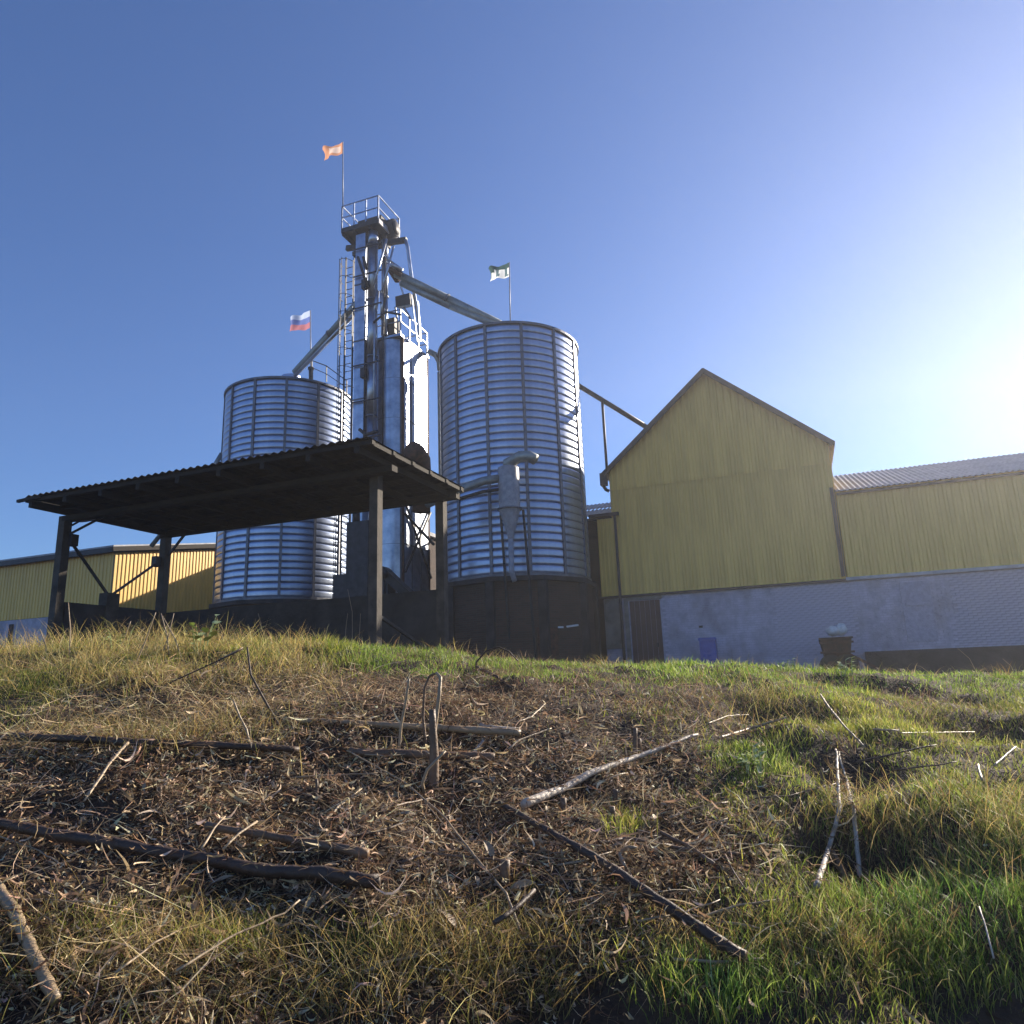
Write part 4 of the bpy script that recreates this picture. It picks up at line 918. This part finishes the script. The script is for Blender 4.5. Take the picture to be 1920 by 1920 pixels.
cane([(1640, 1386), (1688, 1390)], 0.006, 0.005, 'cane_pale', 'very short pale stick beside the right hand hollow', 'stick', 'stick', .05, False)
cane([(1690, 1394), (1830, 1389)], 0.004, 0.003, 'cane_pale', 'thin straight stem crossing the right hand hollow', 'stem', 'stem', .05, False)
cane([(1600, 1460), (1690, 1440), (1760, 1424)], 0.005, 0.0035, 'cane_dark', 'dark twig slanting over the grass right of the white-barked pair', 'twig', 'twig', .07, False)
cane([(1680, 1475), (1760, 1465), (1800, 1458)], 0.004, 0.003, 'cane_dark', 'lower dark twig on the right hand grass', 'twig', 'twig', .07, False)
cane([(1845, 1490), (1838, 1460)], 0.007, 0.006, 'cane_pale', 'small pale broken stick near the right edge', 'stick', 'stick', .06, False)
cane([(1870, 1470), (1910, 1432)], 0.006, 0.005, 'cane_pale', 'short pale stick pointing up at the right edge', 'stick', 'stick', .08, False)
cane([(650, 1428), (760, 1490), (835, 1560), (895, 1640), (950, 1712), (975, 1780)], .0035, .0045, 'cane_pale', 'long thin pale stem running down the middle of the bank', 'stem', 'stem', .05, False)
cane([(690, 1455), (780, 1505), (860, 1600), (915, 1665)], .0022, .0022, 'cane_pale', 'second thin stem close along the long pale stem', 'stem', 'stem', .04, False)
cane([(955, 1424), (975, 1406), (1035, 1385)], 0.005, 0.004, 'cane_pale', 'small forked pale twig behind the pale peeled branch', 'twig', 'twig', .05, False)
cane([(900, 1378), (930, 1385), (975, 1388)], 0.014, 0.012, 'bark_white', 'bleached knotted root end lying on the far pale cane', 'root', 'root', .05, False)
cane([(888, 1425), (906, 1402)], 0.009, 0.008, 'bark_white', 'stubby pale wood chip before the bleached root end', 'wood chip', 'wood_chip', .03, False)
cane([(755, 1645), (800, 1625), (880, 1632), (960, 1640), (1000, 1650)], 0.006, 0.004, 'cane_brown', 'curved brown root lying left of the short middle stump', 'root', 'root', .04, False)
cane([(1340, 1640), (1290, 1605), (1240, 1580)], .008, .008, 'cane_brown', 'brown twig lying right of the dark pole', 'twig', 'twig', .03, False)
cane([(1120, 1600), (1180, 1590), (1290, 1612), (1400, 1622)], .009, .006, 'cane_brown', 'thin brown root curving across the right of the litter', 'root', 'root', .03, False)
cane([(1172, 1650), (1163, 1628), (1178, 1612), (1196, 1614)], .009, .006, 'cane_pale', 'pale curled strip like a hook, right of the dark pole', 'leaf', 'curled_leaf', .04, False)
cane([(375, 1640), (400, 1600), (420, 1575)], .0045, .003, 'cane_pale', 'left of two pale straws crossing the short brown cane', 'straw', 'cane_leaf', .08, False)
cane([(415, 1642), (445, 1610), (480, 1585)], .004, .005, 'cane_pale', 'right of two pale straws crossing the short brown cane', 'straw', 'cane_leaf', .08, False)
cane([(325, 1905), (420, 1838), (530, 1785), (560, 1760)], .0035, .003, 'cane_pale', 'long pale straw slanting over the lower left grass', 'straw', 'stem', .10, False)
cane([(210, 1905), (285, 1840), (330, 1815)], .0035, .0025, 'cane_pale', 'shorter pale straw near the bottom left corner', 'straw', 'stem', .09, False)
cane([(155, 1535), (200, 1465), (238, 1420)], .005, .007, 'cane_pale', 'pale straw slanting up to the long dark cane at left', 'straw', 'stem', .06, False)
cane([(1885, 1925), (1868, 1860), (1855, 1815)], 0.0025, 0.002, 'bark_white', 'thin whitish stem at the lower right corner', 'stem', 'stem', .16, False)
cane([(930, 1852), (970, 1815), (1006, 1778)], .008, .007, 'cane_dark', 'dark twig slanting out of the grass at bottom middle', 'twig', 'twig', .16, False)
upright((812, 1478), [(814, 1420), (810, 1330)], .030, .016, 'cane_brown', 'upright broken brown stump in the middle of the bank', 'stump', 'stump', 9)
upright((820, 1440), [(822, 1380, -.05), (832, 1300, -.05), (826, 1270, .0), (812, 1262, .04)], .0115, .008, 'cane_pale', 'pale hooked reed arching over beside the broken stump', 'reed', 'reed')
upright((800, 1400), [(793, 1345), (796, 1290), (805, 1268), (818, 1262)], .008, .006, 'cane_brown', 'thin brown reed arching left of the broken stump', 'reed', 'reed')
upright((747, 1412), [(752, 1360), (762, 1310), (767, 1272)], .009, .006, 'cane_pale', 'straight pale reed standing left of the broken stump', 'reed', 'reed')
upright((798, 1488), [(803, 1465, -.06), (812, 1440, -.06), (835, 1408, 0)], .009, .006, 'cane_pale', 'bent pale reed leaning at the foot of the broken stump', 'reed', 'reed')
upright((528, 1358), [(500, 1320), (470, 1265), (441, 1212, .1)], .008, .005, 'cane_dark', 'dark thin twig leaning up to the crest at left', 'twig', 'twig')
upright((270, 1300), [(330, 1275), (385, 1250), (436, 1216, .1)], .006, .004, 'cane_dark', 'dark twig slanting up from the left to the crest', 'twig', 'twig')
upright((385, 1265), [(410, 1238), (438, 1213, .1)], .006, .005, 'cane_pale', 'pale split stalk leaning at the crest between dark twigs', 'stalk', 'stalk')
upright((893, 1262), [(893, 1242), (912, 1220), (935, 1213), (955, 1222), (972, 1240)], .007, .005, 'cane_dark', 'dark twig bent into an arch on the green crest', 'twig', 'twig')
cane([(893, 1258), (930, 1278), (960, 1300)], .012, .009, 'cane_dark', 'dark root running down from the arched twig', 'root', 'root', .03, False)
upright((472, 1400), [(462, 1368), (450, 1345), (437, 1312)], .007, .005, 'cane_pale', 'pale broken stem leaning left in the straw', 'stem', 'stem')
stubs = [(945, 1655, 1612, .020, 'short brown stump in the lower middle of the litter'), (1152, 1500, 1480, .016, 'small stub right of the pale peeled branch'), (1055, 1530, 1496, .016, 'stub just under the pale peeled branch'),
         (1200, 1410, 1385, .014, 'low stub behind the pale peeled branch'), (1150, 1540, 1512, .014, 'dark stub below the pale branch tip'), (835, 1690, 1668, .014, 'low stub near the long thin stem'), (1190, 1415, 1365, .013, 'narrow stub in the right part of the litter'),
         (1540, 1490, 1440, .010, 'thin stub at the edge of the hollow'), (300, 1500, 1475, .012, 'low stub under the long dark cane at left'), (595, 1500, 1460, .008, 'thin stub in the left part of the litter')]
for px_, yb, yt, r_, lab in stubs: upright((px_, yb), [(px_+random.uniform(-3, 3), yt)], r_, r_*.85, 'cane_brown', lab, 'stub', 'stub')
# debris that has fallen across the canes
cp = np.array(CANEPTS); k_ = rng.integers(0, len(cp), 1500); Pc = cp[k_]+rng.standard_normal((1500, 3))*np.array([.02, .02, .002])
c = np.clip(mixc(1500, [(.30, .20, .11), (.55, .42, .27), (.12, .07, .04)], [3, 2, 3], .2), .01, .8)
v1, t1, c1 = ribbons(Pc[:, 0], Pc[:, 1], .02+.14*rng.random(1500)**2, .0015+.006*rng.random(1500)**2, Pc[:, 2]-height(Pc[:, 0], Pc[:, 1]), c, .9, 3)
soup('twig_litter', v1, t1, c1, 'litter', 'bits of straw and leaf fallen across the canes', 'stuff', 'straw')
# thin sticks lying every way over the litter
for k in range(64):
    px_, py_ = random.uniform(-20, 1420), random.uniform(1290, 1860); a = random.gauss(.35, .75); L_ = random.uniform(50, 190)*(py_-1100)/420
    dx, dy = math.cos(a)*L_, -math.sin(a)*L_*.42; m_ = random.choice(['cane_pale', 'cane_pale', 'cane_brown', 'cane_brown', 'cane_dark'])
    r_ = random.uniform(.0022, .0055); jx, jy = random.uniform(-12, 12), random.uniform(-8, 8)
    x1, y1 = px_+dx, min(1905, max(1262, py_+dy))
    cane([(px_, py_), ((px_+x1)/2+jx, (py_+y1)/2+jy), (x1, y1)], r_, r_*.7, m_, 'thin dry stick lying loose among the litter', 'stick', 'stick', .03, False, .004, 'thin dry sticks strewn over the litter')
# dry stalks along the crest
stalks = [(300, 1235, 326, 1150, 'dry stalk standing at the crest before the shed, leaning right'), (345, 1240, 305, 1155, 'dry stalk crossing over at the crest, leaning left'), (90, 1240, 75, 1180, 'dry stalk before the left shed post'),
          (318, 1232, 302, 1150, 'thin dry stalk close by the crossing pair'), (663, 1190, 652, 1105, 'tall pale stalk on the crest left of the middle post'), (640, 1195, 652, 1150, 'short pale stalk on the crest near the middle post'),
          (668, 1192, 676, 1150, 'stalk beside the tall pale stalk on the crest'), (130, 1235, 128, 1130, 'faint tall stalk before the shed knee wall'), (490, 1195, 484, 1150, 'curled dry stalk before the left silo'), (1905, 1262, 1880, 1235, 'pale stalk on the crest at far right'),
          (1835, 1255, 1795, 1215, 'pale broken stalk tilted before the dark plinth'), (250, 1250, 292, 1148, 'dry stalk leaning before the second shed post'), (215, 1230, 245, 1165, 'short dry stalk leaning over the green weed')]
for a, b, c, d, lab in stalks: upright((a, b), [((a+c)/2+3, (b+d)/2), (c, d)], .006, .0035, 'cane_pale', lab, 'stalk', 'stalk', 6)
# large dry leaves
lv0 = None; ln = 'large pale dry leaf lying among the litter'
def leaf_mesh():
    mb = MB(); vs = []; n = 6
    for i in range(n+1):
        s = i/n; wd = .5*math.sin(PI*min(1, s*1.02))**.8*.30+.01; z = .16*math.sin(s*3.0)
        for k in (-1, 0, 1): vs.append((s-.5, k*wd, z+(.07 if k else 0)+.02*math.sin(9*s+k)))
    mb.add(vs, [(i*3+k, i*3+k+1, i*3+k+4, i*3+k+3) for i in range(n) for k in range(2)])
    me = bpy.data.meshes.new('leaf'); me.from_pydata(mb.v, [], mb.f); me.materials.append(M['cane_pale']); me.polygons.foreach_set('use_smooth', [True]*len(me.polygons)); return me
LM = leaf_mesh()
for k in range(70):
    px_, py_ = random.uniform(60, 1350), random.uniform(1400, 1760); g = ground_pt(px_, py_)
    o = bpy.data.objects.new('dry_leaf', LM); col.objects.link(o); o.location = (g[0], g[1], g[2]+.03); s = random.uniform(.05, .11); o.scale = (s, s*random.uniform(.7, 1.3), s)
    o.rotation_euler = (random.uniform(-.6, .6), random.uniform(-.6, .6), random.uniform(0, 6.3)); tag(o, ln, 'leaf', 'large dry leaves in the litter')
# leafy weeds on the crest
def weed(px_, py_, hh, nl, label, ls=.06):
    g = ground_pt(px_, py_); t = thing('leafy_weed', g, label, 'weed')
    for k in range(nl):
        a = 2*PI*k/nl*1.7+px_; hh_ = hh*random.uniform(.35, 1.0); bx_ = g+np.array([math.cos(a)*.05, math.sin(a)*.05, 0])
        tip = g+np.array([math.cos(a)*hh_*.45, math.sin(a)*hh_*.45, hh_])
        MB().tube([bx_, (bx_+tip)/2+np.array([0, 0, .02]), tip], [.004, .003, .002], 5).build('stem', 'weed', t)
        for q in range(3):
            b_ = a+random.uniform(-1.5, 1.5); d = np.array([math.cos(b_), math.sin(b_), random.uniform(.1, .9)]); d /= np.linalg.norm(d); sdv = np.cross(d, [0, 0, 1]); sdv /= np.linalg.norm(sdv); nn = np.cross(sdv, d)
            L_ = ls*random.uniform(.6, 1.2); c0_ = tip-np.array([0, 0, q*hh_*.22]); vs = []
            for i in range(5):
                s = i/4; wd = L_*.36*math.sin(PI*min(.97, s*.85+.12)); 
                for e in (-1, 0, 1): vs.append(c0_+d*L_*s+sdv*wd*e*(1 if i < 4 else .1)+nn*(-.25*L_*s*s+.12*abs(e)*wd))
            mb = MB(); mb.add(vs, [(i*3+e, i*3+e+1, i*3+e+4, i*3+e+3) for i in range(4) for e in range(2)]); mb.build('leaf', 'weed', t, True)
weed(375, 1225, .32, 8, 'pale green broad-leaved weed on the crest before the second shed post', .08)
weed(222, 1225, .26, 7, 'leafy green weed on the crest left of the second shed post', .07)
weed(1020, 1232, .15, 9, 'low leafy weed on the crest before the right silo base', .06)
weed(1480, 1255, .10, 5, 'small light weed on the crest left of the rusty trailer', .06)
weed(1590, 1268, .16, 9, 'bushy green weed on the crest before the rusty trailer', .06)
weed(1240, 1245, .10, 6, 'small weed on the crest before the brown door', .05)
weed(800, 1222, .16, 8, 'low dark green weed on the crest right of the middle shed post', .05)
weed(1410, 1450, .12, 7, 'bright green weed tuft under the short pale stick', .05)
print('objects', len(bpy.data.objects), 'size')

# ------------------------------------------------------------ added scattering volume that imitates lens glare
mb = MB(); mb.add([(-80, -12, -6), (90, -12, -6), (90, 75, -6), (-80, 75, -6), (-80, -12, 30), (90, -12, 30), (90, 75, 30), (-80, 75, 30)], [(0, 3, 2, 1), (4, 5, 6, 7), (0, 1, 5, 4), (1, 2, 6, 5), (2, 3, 7, 6), (3, 0, 4, 7)])
hz = bpy.data.materials.new('glare_veil'); hz.use_nodes = True; n = hz.node_tree.nodes; n.remove(n['Principled BSDF'])
pv = n.new('ShaderNodeVolumePrincipled'); pv.inputs['Density'].default_value = .0014; pv.inputs['Color'].default_value = (.92, .94, 1, 1); pv.inputs['Anisotropy'].default_value = .60
hz.node_tree.links.new(pv.outputs[0], n['Material Output'].inputs['Volume'])
tag(mb.build('glare_veil', hz, None), 'thin added veil over the yard, imitating lens glare', 'glare_veil', None, 'stuff')
